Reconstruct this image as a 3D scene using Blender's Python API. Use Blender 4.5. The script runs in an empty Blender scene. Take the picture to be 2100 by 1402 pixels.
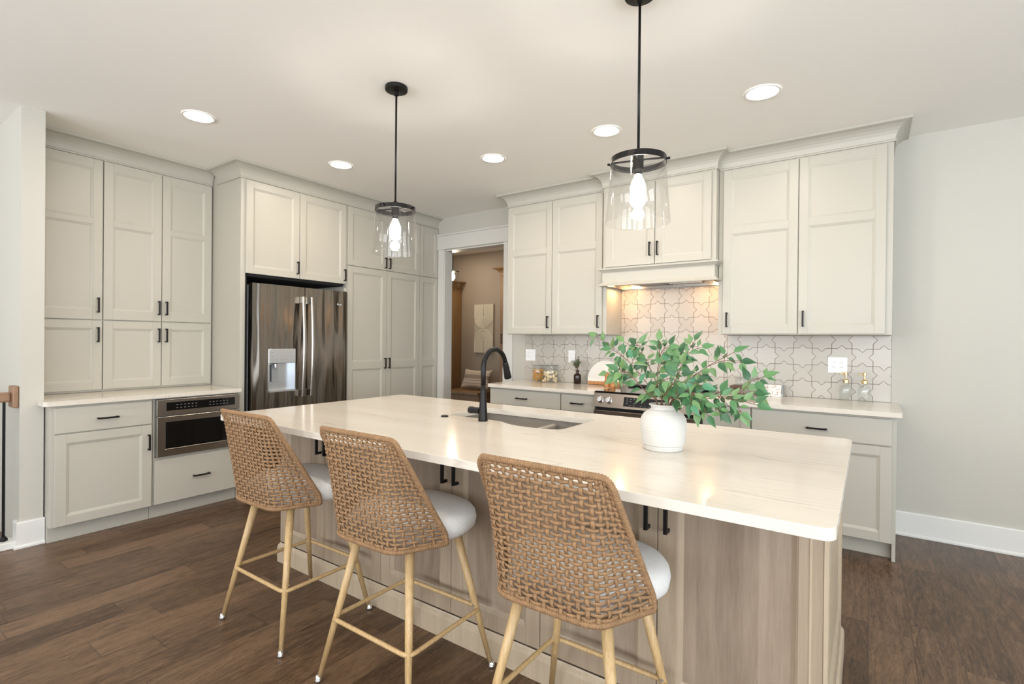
import bpy, bmesh, math, random
from mathutils import Vector, Matrix
random.seed(7)
S = bpy.context.scene
COL = S.collection
PI = math.pi

# ------------------------------------------------------------------ camera
F_PX, YAW, PITCH, ROLL = 1043.28, .6118, -.0036, .0095
fw = Vector((-math.sin(YAW)*math.cos(PITCH), math.cos(YAW)*math.cos(PITCH), math.sin(PITCH)))
rt = Vector((math.cos(YAW), math.sin(YAW), 0)); up = rt.cross(fw)
r2 = rt*math.cos(ROLL)+up*math.sin(ROLL); u2 = up*math.cos(ROLL)-rt*math.sin(ROLL)
cam = bpy.data.objects.new('camera', bpy.data.cameras.new('camera'))
COL.objects.link(cam)
M = Matrix.Identity(4)
for i, v in enumerate((r2, u2, -fw)):
    for k in range(3): M[k][i] = v[k]
M[0][3], M[1][3], M[2][3] = 0, 0, 1.3297
cam.matrix_world = M
cam.data.sensor_width = 36; cam.data.lens = 36*F_PX/2100; cam.data.clip_start = .05
S.camera = cam
# ------------------------------------------------------------------ world, daylight, exposure
w = bpy.data.worlds.new('sky'); S.world = w; w.use_nodes = True
bg = w.node_tree.nodes['Background']; bg.inputs[0].default_value = (.80, .90, 1, 1); bg.inputs[1].default_value = 1.5
vs = S.view_settings
vs.view_transform = 'Standard'; vs.look = 'None'; vs.exposure = 0.47; vs.gamma = 1; vs.use_curve_mapping = False
cy = S.cycles
cy.max_bounces = 8; cy.diffuse_bounces = 5; cy.glossy_bounces = 4; cy.transmission_bounces = 6; cy.transparent_max_bounces = 16
cy.caustics_reflective = False; cy.caustics_refractive = False; cy.sample_clamp_indirect = 6; cy.use_denoising = True

def daylight(name, loc, rot, sx, sy, power, col):
    l = bpy.data.lights.new(name, 'AREA'); l.shape = 'RECTANGLE'; l.size = sx; l.size_y = sy; l.energy = power; l.color = col
    o = bpy.data.objects.new(name, l); COL.objects.link(o); o.location = loc; o.rotation_euler = rot
    return o
XR, YR = 3.9, -3.6          # right wall and rear wall of the open room
XS = -7.6                   # wall beyond the stair
DAY = (.82, .92, 1.0)
WIN_R = [(-2.7, -1.0), (-.5, 1.3), (1.8, 3.3)]      # y ranges in the right wall; last window added to brighten the ceiling
WIN_B = [(-6.4, -4.6), (-3.6, -1.6), (-.6, 1.4), (2.0, 3.4)]          # x ranges in the rear wall
for (a, b), p_ in zip(WIN_R, (92, 84, 10)): daylight('daylight_window', (XR-.02, (a+b)/2, 1.45), (0, PI/2+.85, 0), 1.7, b-a-.1, p_, DAY)
for (a, b), p_ in zip(WIN_B, (56, 88, 88, 80)): daylight('daylight_window', ((a+b)/2, YR+.02, 1.45), (PI/2+.85, 0, 0), b-a-.1, 1.7, p_, (.93, .96, 1.0))

# ------------------------------------------------------------------ materials
MATS = {}
def nm(name):
    m = bpy.data.materials.new(name); m.use_nodes = True
    return m, m.node_tree.nodes, m.node_tree.links, m.node_tree.nodes['Principled BSDF']
def mat(name, col, rough=.5, metal=0, bump=0, bscale=200, spec=None, var=0, vscale=4, **kw):
    m, n, l, p = nm(name)
    p.inputs['Base Color'].default_value = (*col, 1); p.inputs['Roughness'].default_value = rough; p.inputs['Metallic'].default_value = metal
    if spec is not None: p.inputs['Specular IOR Level'].default_value = spec
    for k, v in kw.items(): p.inputs[k].default_value = v
    tc = n.new('ShaderNodeTexCoord')
    nz = n.new('ShaderNodeTexNoise'); nz.inputs['Scale'].default_value = bscale; l.new(tc.outputs['Object'], nz.inputs['Vector'])
    if bump:
        b = n.new('ShaderNodeBump'); b.inputs['Strength'].default_value = bump; b.inputs['Distance'].default_value = .002
        l.new(nz.outputs[0], b.inputs['Height']); l.new(b.outputs[0], p.inputs['Normal'])
    if var:
        n2 = n.new('ShaderNodeTexNoise'); n2.inputs['Scale'].default_value = vscale; n2.inputs['Detail'].default_value = 4; l.new(tc.outputs['Object'], n2.inputs['Vector'])
        mx = n.new('ShaderNodeMix'); mx.data_type = 'RGBA'; l.new(n2.outputs[0], mx.inputs[0])
        mx.inputs[6].default_value = (*[c*(1-var) for c in col], 1); mx.inputs[7].default_value = (*[min(1, c*(1+var)) for c in col], 1)
        l.new(mx.outputs[2], p.inputs['Base Color'])
    MATS[name] = m
    return m
def math_node(n, l, op, a, b=None, c=None):
    x = n.new('ShaderNodeMath'); x.operation = op
    for i, v in enumerate((a, b, c)):
        if v is None: continue
        if isinstance(v, (int, float)): x.inputs[i].default_value = v
        else: l.new(v, x.inputs[i])
    return x.outputs[0]
def ramp(n, l, fac, stops):
    r = n.new('ShaderNodeValToRGB'); e = r.color_ramp.elements
    while len(e) < len(stops): e.new(.5)
    for el, (p, c) in zip(e, stops): el.position = p; el.color = (*c, 1)
    l.new(fac, r.inputs[0]); return r.outputs[0]
def wood(name, stops, scale=(9, 9, .7), rough=.45, plank=None, bump=.15, dist=6.0):
    m, n, l, p = nm(name)
    tc = n.new('ShaderNodeTexCoord'); mp = n.new('ShaderNodeMapping'); mp.inputs['Scale'].default_value = scale
    vec = tc.outputs['Object']
    l.new(vec, mp.inputs[0])
    nz = n.new('ShaderNodeTexNoise'); nz.inputs['Scale'].default_value = 2.2; nz.inputs['Detail'].default_value = 7; nz.inputs['Roughness'].default_value = .6; nz.inputs['Distortion'].default_value = .6
    l.new(mp.outputs[0], nz.inputs['Vector'])
    fine = n.new('ShaderNodeTexNoise'); fine.inputs['Scale'].default_value = 26; fine.inputs['Detail'].default_value = 3; l.new(mp.outputs[0], fine.inputs['Vector'])
    f = math_node(n, l, 'ADD', math_node(n, l, 'MULTIPLY', nz.outputs[0], .72), math_node(n, l, 'MULTIPLY', fine.outputs[0], .28))
    if plank:
        sx = n.new('ShaderNodeSeparateXYZ'); l.new(vec, sx.inputs[0])
        s = math_node(n, l, 'ADD', sx.outputs[0], math_node(n, l, 'MULTIPLY', sx.outputs[1], 1.0))
        wn = n.new('ShaderNodeTexWhiteNoise'); wn.noise_dimensions = '1D'
        l.new(math_node(n, l, 'FLOOR', math_node(n, l, 'DIVIDE', s, plank)), wn.inputs['W'])
        f = math_node(n, l, 'ADD', f, math_node(n, l, 'MULTIPLY', math_node(n, l, 'SUBTRACT', wn.outputs[0], .5), .22))
    l.new(ramp(n, l, f, stops), p.inputs['Base Color'])
    p.inputs['Roughness'].default_value = rough
    b = n.new('ShaderNodeBump'); b.inputs['Strength'].default_value = bump; b.inputs['Distance'].default_value = .001
    l.new(f, b.inputs['Height']); l.new(b.outputs[0], p.inputs['Normal'])
    MATS[name] = m; return m

MUDWALL = mat('dim_mudroom_wall', (.36, .295, .23), .7, bump=.06, bscale=300)  # the mudroom's dim warm light is put into this darker wall colour
PAINT = mat('greige_paint', (.475, .452, .392), .38, bump=.03, bscale=60)
WALL = mat('wall_paint', (.53, .51, .455), .65, bump=.06, bscale=300)
CEIL = mat('ceiling_paint', (.90, .878, .832), .8, bump=.12, bscale=90)
TRIMG = mat('trim_soft_white', (.63, .62, .585), .4)
TRIM = mat('trim_white', (.74, .735, .71), .4)
BLACK = mat('black_metal', (.012, .011, .011), .38, .6)
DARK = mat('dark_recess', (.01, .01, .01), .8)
CHROME = mat('chrome', (.82, .83, .85), .12, 1)
GOLD = mat('brass', (.85, .63, .30), .22, 1)
PLASTIC = mat('white_plastic', (.88, .88, .88), .3)
GREYP = mat('grey_plastic', (.30, .31, .32), .4)
MARK = mat('panel_mark', (.16, .165, .17), .5)
STEEL3 = mat('range_steel', (.23, .195, .165), .3, 1)
BLACKGLASS = mat('black_glass', (.004, .004, .004), .06)
SINKM = mat('sink_composite', (.34, .305, .265), .5, bump=.1, bscale=800, var=.1, vscale=300)
VASE = mat('white_stoneware', (.58, .565, .53), .85, bump=.6, bscale=55, var=.05, vscale=14)
BOUCLE = mat('boucle', (.86, .85, .83), .95, bump=1.0, bscale=430, var=.07, vscale=110)
MATS['boucle'].node_tree.nodes['Bump'].inputs['Distance'].default_value = .004
STEM = mat('stem_brown', (.13, .065, .035), .6)
AMBER = mat('amber_glass', (.016, .006, .004), .08)
PASTA = mat('yellow_pasta', (.72, .36, .05), .5, var=.2, vscale=90)
CREAM = mat('cream_pasta', (.80, .66, .44), .55, var=.12, vscale=60)
MARBLE = mat('white_marble', (.80, .77, .72), .3, var=.04, vscale=9)
MILL = wood('mill_wood', [(.3, (.30, .12, .035)), (.7, (.55, .26, .08))], (40, 40, 6))
WALNUT = wood('walnut', [(.3, (.055, .022, .012)), (.7, (.12, .05, .025))], (3, 30, 30))
OAKRAIL = wood('rail_oak', [(.3, (.20, .11, .06)), (.7, (.36, .22, .13))], (30, 3, 30))
BROWNWOOD = wood('locker_wood', [(.3, (.20, .11, .045)), (.7, (.34, .20, .085))], (10, 10, 1))
LEGS = wood('gold_oak_leg', [(.34, (.40, .255, .11)), (.66, (.57, .40, .205))], (60, 60, 5), .4)
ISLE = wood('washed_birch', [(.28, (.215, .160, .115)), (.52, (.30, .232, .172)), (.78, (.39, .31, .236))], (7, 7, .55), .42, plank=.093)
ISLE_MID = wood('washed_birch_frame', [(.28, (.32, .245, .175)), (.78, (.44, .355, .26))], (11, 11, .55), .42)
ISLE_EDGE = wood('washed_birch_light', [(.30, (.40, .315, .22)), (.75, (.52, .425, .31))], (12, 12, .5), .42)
RATTAN = mat('rattan', (.285, .168, .086), .7, bump=.9, bscale=420, var=.42, vscale=75, spec=.3)

def tile_mat():
    m, n, l, p = nm('star_tile')
    g = n.new('ShaderNodeNewGeometry')
    l.new(ramp(n, l, g.outputs['Random Per Island'], [(0, (.475, .44, .385)), (.5, (.515, .48, .425)), (1, (.55, .515, .46))]), p.inputs['Base Color'])
    p.inputs['Roughness'].default_value = .28; return m
TILE = tile_mat()
GROUT = mat('brown_grout', (.17, .115, .078), .9, bump=.2)

def steel_mat(name, col, rough):
    m, n, l, p = nm(name)
    p.inputs['Base Color'].default_value = (*col, 1); p.inputs['Metallic'].default_value = 1; p.inputs['Roughness'].default_value = rough
    tc = n.new('ShaderNodeTexCoord'); mp = n.new('ShaderNodeMapping'); mp.inputs['Scale'].default_value = (5.5, 5.5, .75); l.new(tc.outputs['Object'], mp.inputs[0])
    nz = n.new('ShaderNodeTexNoise'); nz.inputs['Scale'].default_value = 1.7; nz.inputs['Detail'].default_value = 1; l.new(mp.outputs[0], nz.inputs['Vector'])
    b = n.new('ShaderNodeBump'); b.inputs['Strength'].default_value = .9; b.inputs['Distance'].default_value = .03; l.new(nz.outputs[0], b.inputs['Height'])
    l.new(b.outputs[0], p.inputs['Normal'])
    MATS[name] = m; return m
STEEL = steel_mat('stainless_steel', (.235, .205, .175), .18)
STEEL2 = mat('brushed_steel', (.46, .425, .385), .26, 1)
STEELCOOL = mat('dispenser_steel', (.62, .65, .68), .3, .85)

def quartz_mat():
    m, n, l, p = nm('veined_quartz')
    tc = n.new('ShaderNodeTexCoord'); mp = n.new('ShaderNodeMapping'); mp.inputs['Rotation'].default_value = (0, 0, .18); mp.inputs['Scale'].default_value = (.30, 3.0, 3.0)
    l.new(tc.outputs['Object'], mp.inputs[0])
    def vein(scale, w, dist):
        nz = n.new('ShaderNodeTexNoise'); nz.inputs['Scale'].default_value = scale; nz.inputs['Detail'].default_value = 2.6; nz.inputs['Distortion'].default_value = dist; nz.inputs['Roughness'].default_value = .55
        l.new(mp.outputs[0], nz.inputs['Vector'])
        d = math_node(n, l, 'ABSOLUTE', math_node(n, l, 'SUBTRACT', nz.outputs[0], .5))
        mr = n.new('ShaderNodeMapRange'); mr.inputs[1].default_value = 0; mr.inputs[2].default_value = w; mr.inputs[3].default_value = 1; mr.inputs[4].default_value = 0
        l.new(d, mr.inputs[0]); return mr.outputs[0]
    v1 = vein(1.7, .0075, .25); v2 = vein(3.3, .007, .2)
    br = n.new('ShaderNodeTexNoise'); br.inputs['Scale'].default_value = 2.6; l.new(mp.outputs[0], br.inputs['Vector'])
    brk = math_node(n, l, 'MULTIPLY', math_node(n, l, 'SUBTRACT', br.outputs[0], .30), 3.2); brk = math_node(n, l, 'MINIMUM', math_node(n, l, 'MAXIMUM', brk, 0), 1)
    vv = math_node(n, l, 'MULTIPLY', math_node(n, l, 'MAXIMUM', v1, math_node(n, l, 'MULTIPLY', v2, .6)), brk)
    cl = n.new('ShaderNodeTexNoise'); cl.inputs['Scale'].default_value = 1.3; cl.inputs['Detail'].default_value = 4; l.new(mp.outputs[0], cl.inputs['Vector'])
    base = ramp(n, l, cl.outputs[0], [(.3, (.655, .598, .52)), (.7, (.71, .66, .585))])
    mx = n.new('ShaderNodeMix'); mx.data_type = 'RGBA'; l.new(math_node(n, l, 'MULTIPLY', vv, .42), mx.inputs[0]); l.new(base, mx.inputs[6]); mx.inputs[7].default_value = (.40, .335, .28, 1)
    l.new(mx.outputs[2], p.inputs['Base Color']); p.inputs['Roughness'].default_value = .14
    return m
QUARTZ = quartz_mat()

def floor_mat():
    m, n, l, p = nm('plank_floor')
    tc = n.new('ShaderNodeTexCoord'); sx = n.new('ShaderNodeSeparateXYZ'); l.new(tc.outputs['Object'], sx.inputs[0])
    W, L = .1627, .78
    xs = math_node(n, l, 'DIVIDE', math_node(n, l, 'SUBTRACT', sx.outputs[0], .0105), W); xi = math_node(n, l, 'FLOOR', xs)
    w1 = n.new('ShaderNodeTexWhiteNoise'); w1.noise_dimensions = '1D'; l.new(xi, w1.inputs['W'])
    ys = math_node(n, l, 'ADD', math_node(n, l, 'DIVIDE', sx.outputs[1], L), math_node(n, l, 'MULTIPLY', w1.outputs[0], 7.3)); yi = math_node(n, l, 'FLOOR', ys)
    cb = n.new('ShaderNodeCombineXYZ'); l.new(xi, cb.inputs[0]); l.new(yi, cb.inputs[1])
    w2 = n.new('ShaderNodeTexWhiteNoise'); w2.noise_dimensions = '2D'; l.new(cb.outputs[0], w2.inputs['Vector'])
    # grain, shifted per board
    off = n.new('ShaderNodeCombineXYZ'); l.new(math_node(n, l, 'MULTIPLY', w2.outputs[0], 37.), off.inputs[0]); l.new(math_node(n, l, 'MULTIPLY', w2.outputs[0], 91.), off.inputs[1])
    va = n.new('ShaderNodeVectorMath'); va.operation = 'ADD'; l.new(tc.outputs['Object'], va.inputs[0]); l.new(off.outputs[0], va.inputs[1])
    mp = n.new('ShaderNodeMapping'); mp.inputs['Scale'].default_value = (9, 1.3, 1); l.new(va.outputs[0], mp.inputs[0])
    nz = n.new('ShaderNodeTexNoise'); nz.inputs['Scale'].default_value = 2.4; nz.inputs['Detail'].default_value = 8; nz.inputs['Roughness'].default_value = .62; nz.inputs['Distortion'].default_value = 1.6; l.new(mp.outputs[0], nz.inputs['Vector'])
    wv = n.new('ShaderNodeTexNoise'); wv.inputs['Scale'].default_value = 9; wv.inputs['Detail'].default_value = 4; wv.inputs['Distortion'].default_value = 2.4; l.new(mp.outputs[0], wv.inputs['Vector'])
    f = math_node(n, l, 'SUBTRACT', math_node(n, l, 'ADD', math_node(n, l, 'MULTIPLY', nz.outputs[0], .85), math_node(n, l, 'MULTIPLY', wv.outputs[0], .65)), .28)
    f = math_node(n, l, 'ADD', f, math_node(n, l, 'MULTIPLY', math_node(n, l, 'SUBTRACT', w2.outputs[0], .42), .25))
    c = ramp(n, l, f, [(.20, (.026, .013, .006)), (.40, (.080, .043, .021)), (.56, (.135, .077, .041)), (.82, (.215, .130, .073))])
    ex = math_node(n, l, 'ABSOLUTE', math_node(n, l, 'SUBTRACT', math_node(n, l, 'FRACT', xs), .5)); ey = math_node(n, l, 'ABSOLUTE', math_node(n, l, 'SUBTRACT', math_node(n, l, 'FRACT', ys), .5))
    g = math_node(n, l, 'MAXIMUM', math_node(n, l, 'GREATER_THAN', ex, .5-.011), math_node(n, l, 'GREATER_THAN', ey, .5-.0022))
    mx = n.new('ShaderNodeMix'); mx.data_type = 'RGBA'; l.new(math_node(n, l, 'MULTIPLY', g, .6), mx.inputs[0]); l.new(c, mx.inputs[6]); mx.inputs[7].default_value = (.02, .012, .008, 1)
    l.new(mx.outputs[2], p.inputs['Base Color'])
    p.inputs['Roughness'].default_value = .36
    b = n.new('ShaderNodeBump'); b.inputs['Strength'].default_value = .25; b.inputs['Distance'].default_value = .002
    l.new(math_node(n, l, 'SUBTRACT', math_node(n, l, 'MULTIPLY', f, .5), g), b.inputs['Height']); l.new(b.outputs[0], p.inputs['Normal'])
    return m
FLOOR = floor_mat()

def leaf_mat():
    m, n, l, p = nm('leaf_green')
    g = n.new('ShaderNodeNewGeometry')
    c = ramp(n, l, g.outputs['Random Per Island'], [(0, (.016, .068, .024)), (.30, (.038, .135, .046)), (.55, (.085, .205, .075)), (.86, (.15, .25, .085)), (1, (.05, .20, .10))])
    l.new(c, p.inputs['Base Color']); p.inputs['Roughness'].default_value = .42
    return m
LEAF = leaf_mat()
SPRIG = mat('sprig_green', (.055, .085, .035), .6, var=.3, vscale=60)

def glass_mat(name, tint=(.97, .98, .98), gloss=1.0, ior=1.45, thin=.0):
    m = bpy.data.materials.new(name); m.use_nodes = True; n = m.node_tree.nodes; l = m.node_tree.links
    n.remove(n['Principled BSDF']); out = n['Material Output']
    t = n.new('ShaderNodeBsdfTransparent'); t.inputs[0].default_value = (*tint, 1)
    g = n.new('ShaderNodeBsdfGlossy'); g.inputs['Roughness'].default_value = .02; g.inputs[0].default_value = (1, 1, 1, 1)
    lw = n.new('ShaderNodeLayerWeight'); lw.inputs[0].default_value = .5
    fr = math_node(n, l, 'ADD', math_node(n, l, 'MULTIPLY', math_node(n, l, 'POWER', lw.outputs['Facing'], 5.0), .6), .035)
    mx = n.new('ShaderNodeMixShader'); l.new(math_node(n, l, 'MULTIPLY', fr, gloss), mx.inputs[0]); l.new(t.outputs[0], mx.inputs[1]); l.new(g.outputs[0], mx.inputs[2])
    l.new(mx.outputs[0], out.inputs[0]); return m
GLASS = glass_mat('clear_glass', (.965, .963, .96), .75)
JARGLASS = glass_mat('jar_glass', (.97, .978, .975), .9)
PANE = glass_mat('window_pane', (.97, .98, .98), .6)

def emis(name, col, s):
    m = bpy.data.materials.new(name); m.use_nodes = True; n = m.node_tree.nodes; l = m.node_tree.links
    n.remove(n['Principled BSDF']); e = n.new('ShaderNodeEmission'); e.inputs[0].default_value = (*col, 1); e.inputs[1].default_value = s
    l.new(e.outputs[0], n['Material Output'].inputs[0]); return m
WARM = (1, .80, .56)
LENS = emis('downlight_lens', (1, .86, .70), 92)
BULB = emis('bulb_glow', (1, .94, .86), 125)
HOODLED = emis('hood_led', (1, .58, .25), 150)
MUDBULB = emis('mudroom_bulb', (1, .80, .55), 170)

# ------------------------------------------------------------------ mesh helpers
def obj(name, bm, m, parent=None, bevel=0, smooth=False, seg=2, loc=None):
    me = bpy.data.meshes.new(name)
    bmesh.ops.recalc_face_normals(bm, faces=bm.faces)
    bm.to_mesh(me); bm.free()
    for q in (m if isinstance(m, tuple) else (m,)): me.materials.append(q)
    o = bpy.data.objects.new(name, me); COL.objects.link(o)
    if parent: o.parent = parent
    if loc: o.location = loc
    if smooth:
        for p in me.polygons: p.use_smooth = True
    if bevel:
        b = o.modifiers.new('edge', 'BEVEL'); b.width = bevel; b.segments = seg; b.limit_method = 'ANGLE'; b.angle_limit = .6
    return o
def tag(o, label=None, cat=None, group=None, kind=None):
    for k, v in (('label', label), ('category', cat), ('group', group), ('kind', kind)):
        if v: o[k] = v
    return o
def empty(name, label, cat, loc=(0, 0, 0), rz=0, group=None):
    o = bpy.data.objects.new(name, None); COL.objects.link(o); o.location = loc; o.rotation_euler = (0, 0, rz); o.empty_display_size = .1
    return tag(o, label, cat, group)
def struct(name, bm, m, parent=None, **k):
    return tag(obj(name, bm, m, parent, **k), kind='structure')
def B(): return bmesh.new()
def box(bm, x0, x1, y0, y1, z0, z1):
    v = [bm.verts.new(c) for c in ((x0,y0,z0),(x1,y0,z0),(x1,y1,z0),(x0,y1,z0),(x0,y0,z1),(x1,y0,z1),(x1,y1,z1),(x0,y1,z1))]
    for f in ((3,2,1,0),(4,5,6,7),(0,1,5,4),(1,2,6,5),(2,3,7,6),(3,0,4,7)): bm.faces.new([v[i] for i in f])
    return bm
def bx(*a): return box(B(), *a)
def lathe(bm, prof, c=(0, 0, 0), seg=40, cap=True, axis='z'):
    rings = []
    for r, z in prof:
        ring = []
        for i in range(seg):
            a = 2*PI*i/seg; x, y = r*math.cos(a), r*math.sin(a)
            p = {'z': (x, y, z), 'y': (x, z, y), 'x': (z, x, y)}[axis]
            ring.append(bm.verts.new((c[0]+p[0], c[1]+p[1], c[2]+p[2])))
        rings.append(ring)
    for a, b in zip(rings, rings[1:]):
        for i in range(seg): bm.faces.new((a[i], a[(i+1) % seg], b[(i+1) % seg], b[i]))
    if cap:
        bm.faces.new(rings[0][::-1]); bm.faces.new(rings[-1])
    return bm
def tube(bm, pts, rad, seg=10, closed=False, flat=None, normals=None):
    """round tube through pts; rad a number or list; flat=(w,t) with per-point surface normals gives a flat strand"""
    pts = [Vector(p) for p in pts]; N = len(pts); rings = []; ref = None
    for i, p in enumerate(pts):
        a = pts[(i-1) % N] if (closed or i) else p; b = pts[(i+1) % N] if (closed or i < N-1) else p
        d = (b-a).normalized()
        if normals: nn = normals[i]; s = d.cross(nn).normalized(); nn = s.cross(d).normalized()
        else:
            if ref is None: ref = Vector((0, 0, 1)) if abs(d.z) < .9 else Vector((1, 0, 0))
            s = d.cross(ref).normalized(); nn = s.cross(d).normalized(); ref = nn
        r = rad[i] if isinstance(rad, (list, tuple)) else rad
        wS, wN = flat if flat else (r, r)
        rings.append([bm.verts.new(p+s*(wS*math.cos(2*PI*k/seg))+nn*(wN*math.sin(2*PI*k/seg))) for k in range(seg)])
    M_ = N if closed else N-1
    for i in range(M_):
        a, b = rings[i], rings[(i+1) % N]
        for k in range(seg): bm.faces.new((a[k], a[(k+1) % seg], b[(k+1) % seg], b[k]))
    if not closed:
        bm.faces.new(rings[0][::-1]); bm.faces.new(rings[-1])
    return bm
def sweep(bm, path, prof, before=None, after=None):
    """profile (out, z) along plan path, outward to the right of travel, mitred"""
    P = [Vector(p) for p in path]; rings = []
    for i, p in enumerate(P):
        ds = []
        if i or before: ds.append((P[i]-(P[i-1] if i else Vector(before))).normalized())
        if i < len(P)-1 or after: ds.append(((P[i+1] if i < len(P)-1 else Vector(after))-P[i]).normalized())
        ns = [Vector((d.y, -d.x)) for d in ds]
        if len(ns) == 1: mv = ns[0]
        else:
            mv = (ns[0]+ns[1]).normalized(); mv = mv/max(.2, mv.dot(ns[0]))
        rings.append([bm.verts.new((p.x+mv.x*o, p.y+mv.y*o, z)) for o, z in prof])
    k = len(prof)
    for a, b in zip(rings, rings[1:]):
        for i in range(k): bm.faces.new((a[i], a[(i+1) % k], b[(i+1) % k], b[i]))
    bm.faces.new(rings[0][::-1]); bm.faces.new(rings[-1])
    return bm
def door(x0, x1, z0, z1, rows=None, yf=-.019, t=.019, st=.058, rail=.058, rec=.009, bev=.016):
    """frame-and-panel door front facing -y, one mesh"""
    bm = B(); yb = yf+t
    rows = rows or [(z0+rail, z1-rail)]
    if rows == 'slab': return box(bm, x0, x1, yf, yb, z0, z1)
    xa, xb = x0+st, x1-st
    box(bm, x0, xa, yf, yb, z0, z1); box(bm, xb, x1, yf, yb, z0, z1)
    zs = [z0]
    for a, b in rows: zs += [a, b]
    zs.append(z1)
    for i in range(0, len(zs), 2): box(bm, xa, xb, yf, yb, zs[i], zs[i+1])
    nf = len(bm.faces)
    for a, b in rows:
        box(bm, xa, xb, yf+rec, yb, a, b)
        bm.faces.ensure_lookup_table()
        for f in bm.faces[-6:]: f.material_index = 1
        o = [(xa, a), (xb, a), (xb, b), (xa, b)]
        def ring(ins, y): return [bm.verts.new((x+(ins if x == xa else -ins), y, z+(ins if z == a else -ins))) for x, z in o]
        r0 = ring(0, yf+.0025); r1 = ring(.004, yf+.0035); r2 = ring(bev-.003, yf+rec-.002); r3 = ring(bev, yf+rec-.0002)
        for p, q in ((r0, r1), (r1, r2), (r2, r3)):
            for i in range(4): bm.faces.new((p[i], p[(i+1) % 4], q[(i+1) % 4], q[i]))
    return bm
def pull(parent, cx, cz, L=.112, vert=True, yf=-.019, h=.011, out=.032):
    bm = B(); y0, y1 = yf-out, yf-out+h
    if vert:
        box(bm, cx-h/2, cx+h/2, y0, y1, cz-L/2, cz+L/2)
        for s in (-1, 1): z = cz+s*(L/2-h/2); box(bm, cx-h/2, cx+h/2, y1, yf, z-h/2, z+h/2)
    else:
        box(bm, cx-L/2, cx+L/2, y0, y1, cz-h/2, cz+h/2)
        for s in (-1, 1): x = cx+s*(L/2-h/2); box(bm, x-h/2, x+h/2, y1, yf, cz-h/2, cz+h/2)
    return obj('handle', bm, BLACK, parent, bevel=.0012)
def slab(outer, holes, z0, z1):
    """flat slab from an outline with holes"""
    bm = B(); edges = []
    for loop in [outer]+holes:
        vs_ = [bm.verts.new((x, y, z0)) for x, y in loop]
        edges += [bm.edges.new((vs_[i], vs_[(i+1) % len(vs_)])) for i in range(len(vs_))]
    bmesh.ops.triangle_fill(bm, edges=edges, use_beauty=True, use_dissolve=False)
    ret = bmesh.ops.extrude_face_region(bm, geom=list(bm.faces))
    bmesh.ops.translate(bm, vec=(0, 0, z1-z0), verts=[v for v in ret['geom'] if isinstance(v, bmesh.types.BMVert)])
    return bm
def rounded(x0, x1, y0, y1, r=.02, n=6, which=(1, 1, 1, 1)):
    """rectangle outline, corners: x0y0, x1y0, x1y1, x0y1"""
    out = []
    for (cx, cy_, a0), wch in zip(((x0, y0, PI), (x1, y0, 1.5*PI), (x1, y1, 0), (x0, y1, .5*PI)), which):
        if not wch: out.append((cx, cy_)); continue
        px = cx+(r if cx == x0 else -r); py = cy_+(r if cy_ == y0 else -r)
        out += [(px+r*math.cos(a0+PI/2*k/n), py+r*math.sin(a0+PI/2*k/n)) for k in range(n+1)]
    return out

H = 2.7695; CT = .915; YB = 4.475; XW = -5.02
# ------------------------------------------------------------------ room shell
struct('floor', bx(XS, XR, YR, 6.7, -.05, 0), FLOOR)
struct('ceiling', bx(XS, XR, YR, 6.7, H, H+.05), CEIL)
bm = B()                                     # back wall with the doorway
box(bm, XW-.12, -4.129, YB, 4.592, 0, H); box(bm, -3.245, XR, YB, 4.592, 0, H); box(bm, -4.129, -3.245, YB, 4.592, 2.385, H)
struct('wall_back', bm, WALL)
struct('wall_left', bx(XW-.12, XW, .95, YB, 0, H), WALL)
struct('wall_stair', bx(XS, -4.339, .836, .95, 0, H), WALL)
struct('wall_far_left', bx(XS-.1, XS, YR, .836, 0, H), WALL)
def window_wall(name, spans, horiz):
    bm = B(); z0, z1 = .55, 2.35
    lo, hi = (XS, XR) if horiz else (YR, 4.592)
    def put(a, b, c, d):
        if horiz: box(bm, a, b, YR-.12, YR, c, d)
        else: box(bm, XR, XR+.12, a, b, c, d)
    put(lo, hi, 0, z0); put(lo, hi, z1, H)
    e = lo
    for a, b in spans: put(e, a, z0, z1); e = b
    put(e, hi, z0, z1)
    struct(name, bm, WALL)
    for i, (a, b) in enumerate(spans):
        f = B()
        for p, q, c, d in ((a, a+.05, z0, z1), (b-.05, b, z0, z1), (a, b, z0, z0+.05), (a, b, z1-.05, z1), ((a+b)/2-.02, (a+b)/2+.02, z0, z1)):
            if horiz: box(f, p, q, YR-.09, YR-.03, c, d)
            else: box(f, XR+.03, XR+.09, p, q, c, d)
        wo = struct('window_%d' % (len([o for o in bpy.data.objects if o.name.startswith('window_')])+1), f, TRIM)
window_wall('wall_rear', WIN_B, True)
window_wall('wall_right', WIN_R, False)
# mudroom shell beyond the doorway
struct('wall_mudroom_far', bx(XS, -2.6, 6.58, 6.7, 0, H), MUDWALL)
struct('wall_mudroom_right', bx(-2.98, -2.86, 4.592, 6.58, 0, H), MUDWALL)
struct('wall_mudroom_left', bx(-6.72, -6.6, 4.592, 6.58, 0, H), MUDWALL)
# base boards
def base_prof(h=.13, t=.015): return [(0, .001), (t+.012, .001), (t+.012, .012), (t+.004, .02), (t, .022), (t, h-.008), (t-.004, h), (0, h)]
struct('baseboard_back', sweep(B(), [(.152, YB), (XR, YB)], base_prof(.165)), TRIM)
struct('baseboard_stub', sweep(B(), [(-4.41, .836), (-4.339, .836), (-4.339, .955)], base_prof(.165)), TRIM)
struct('baseboard_right', sweep(B(), [(XR, YB), (XR, YR)], base_prof(.165)), TRIM)
struct('baseboard_mudroom', sweep(B(), [(-6.6, 6.58), (-2.98, 6.58)], base_prof(.14)), TRIM)
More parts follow.
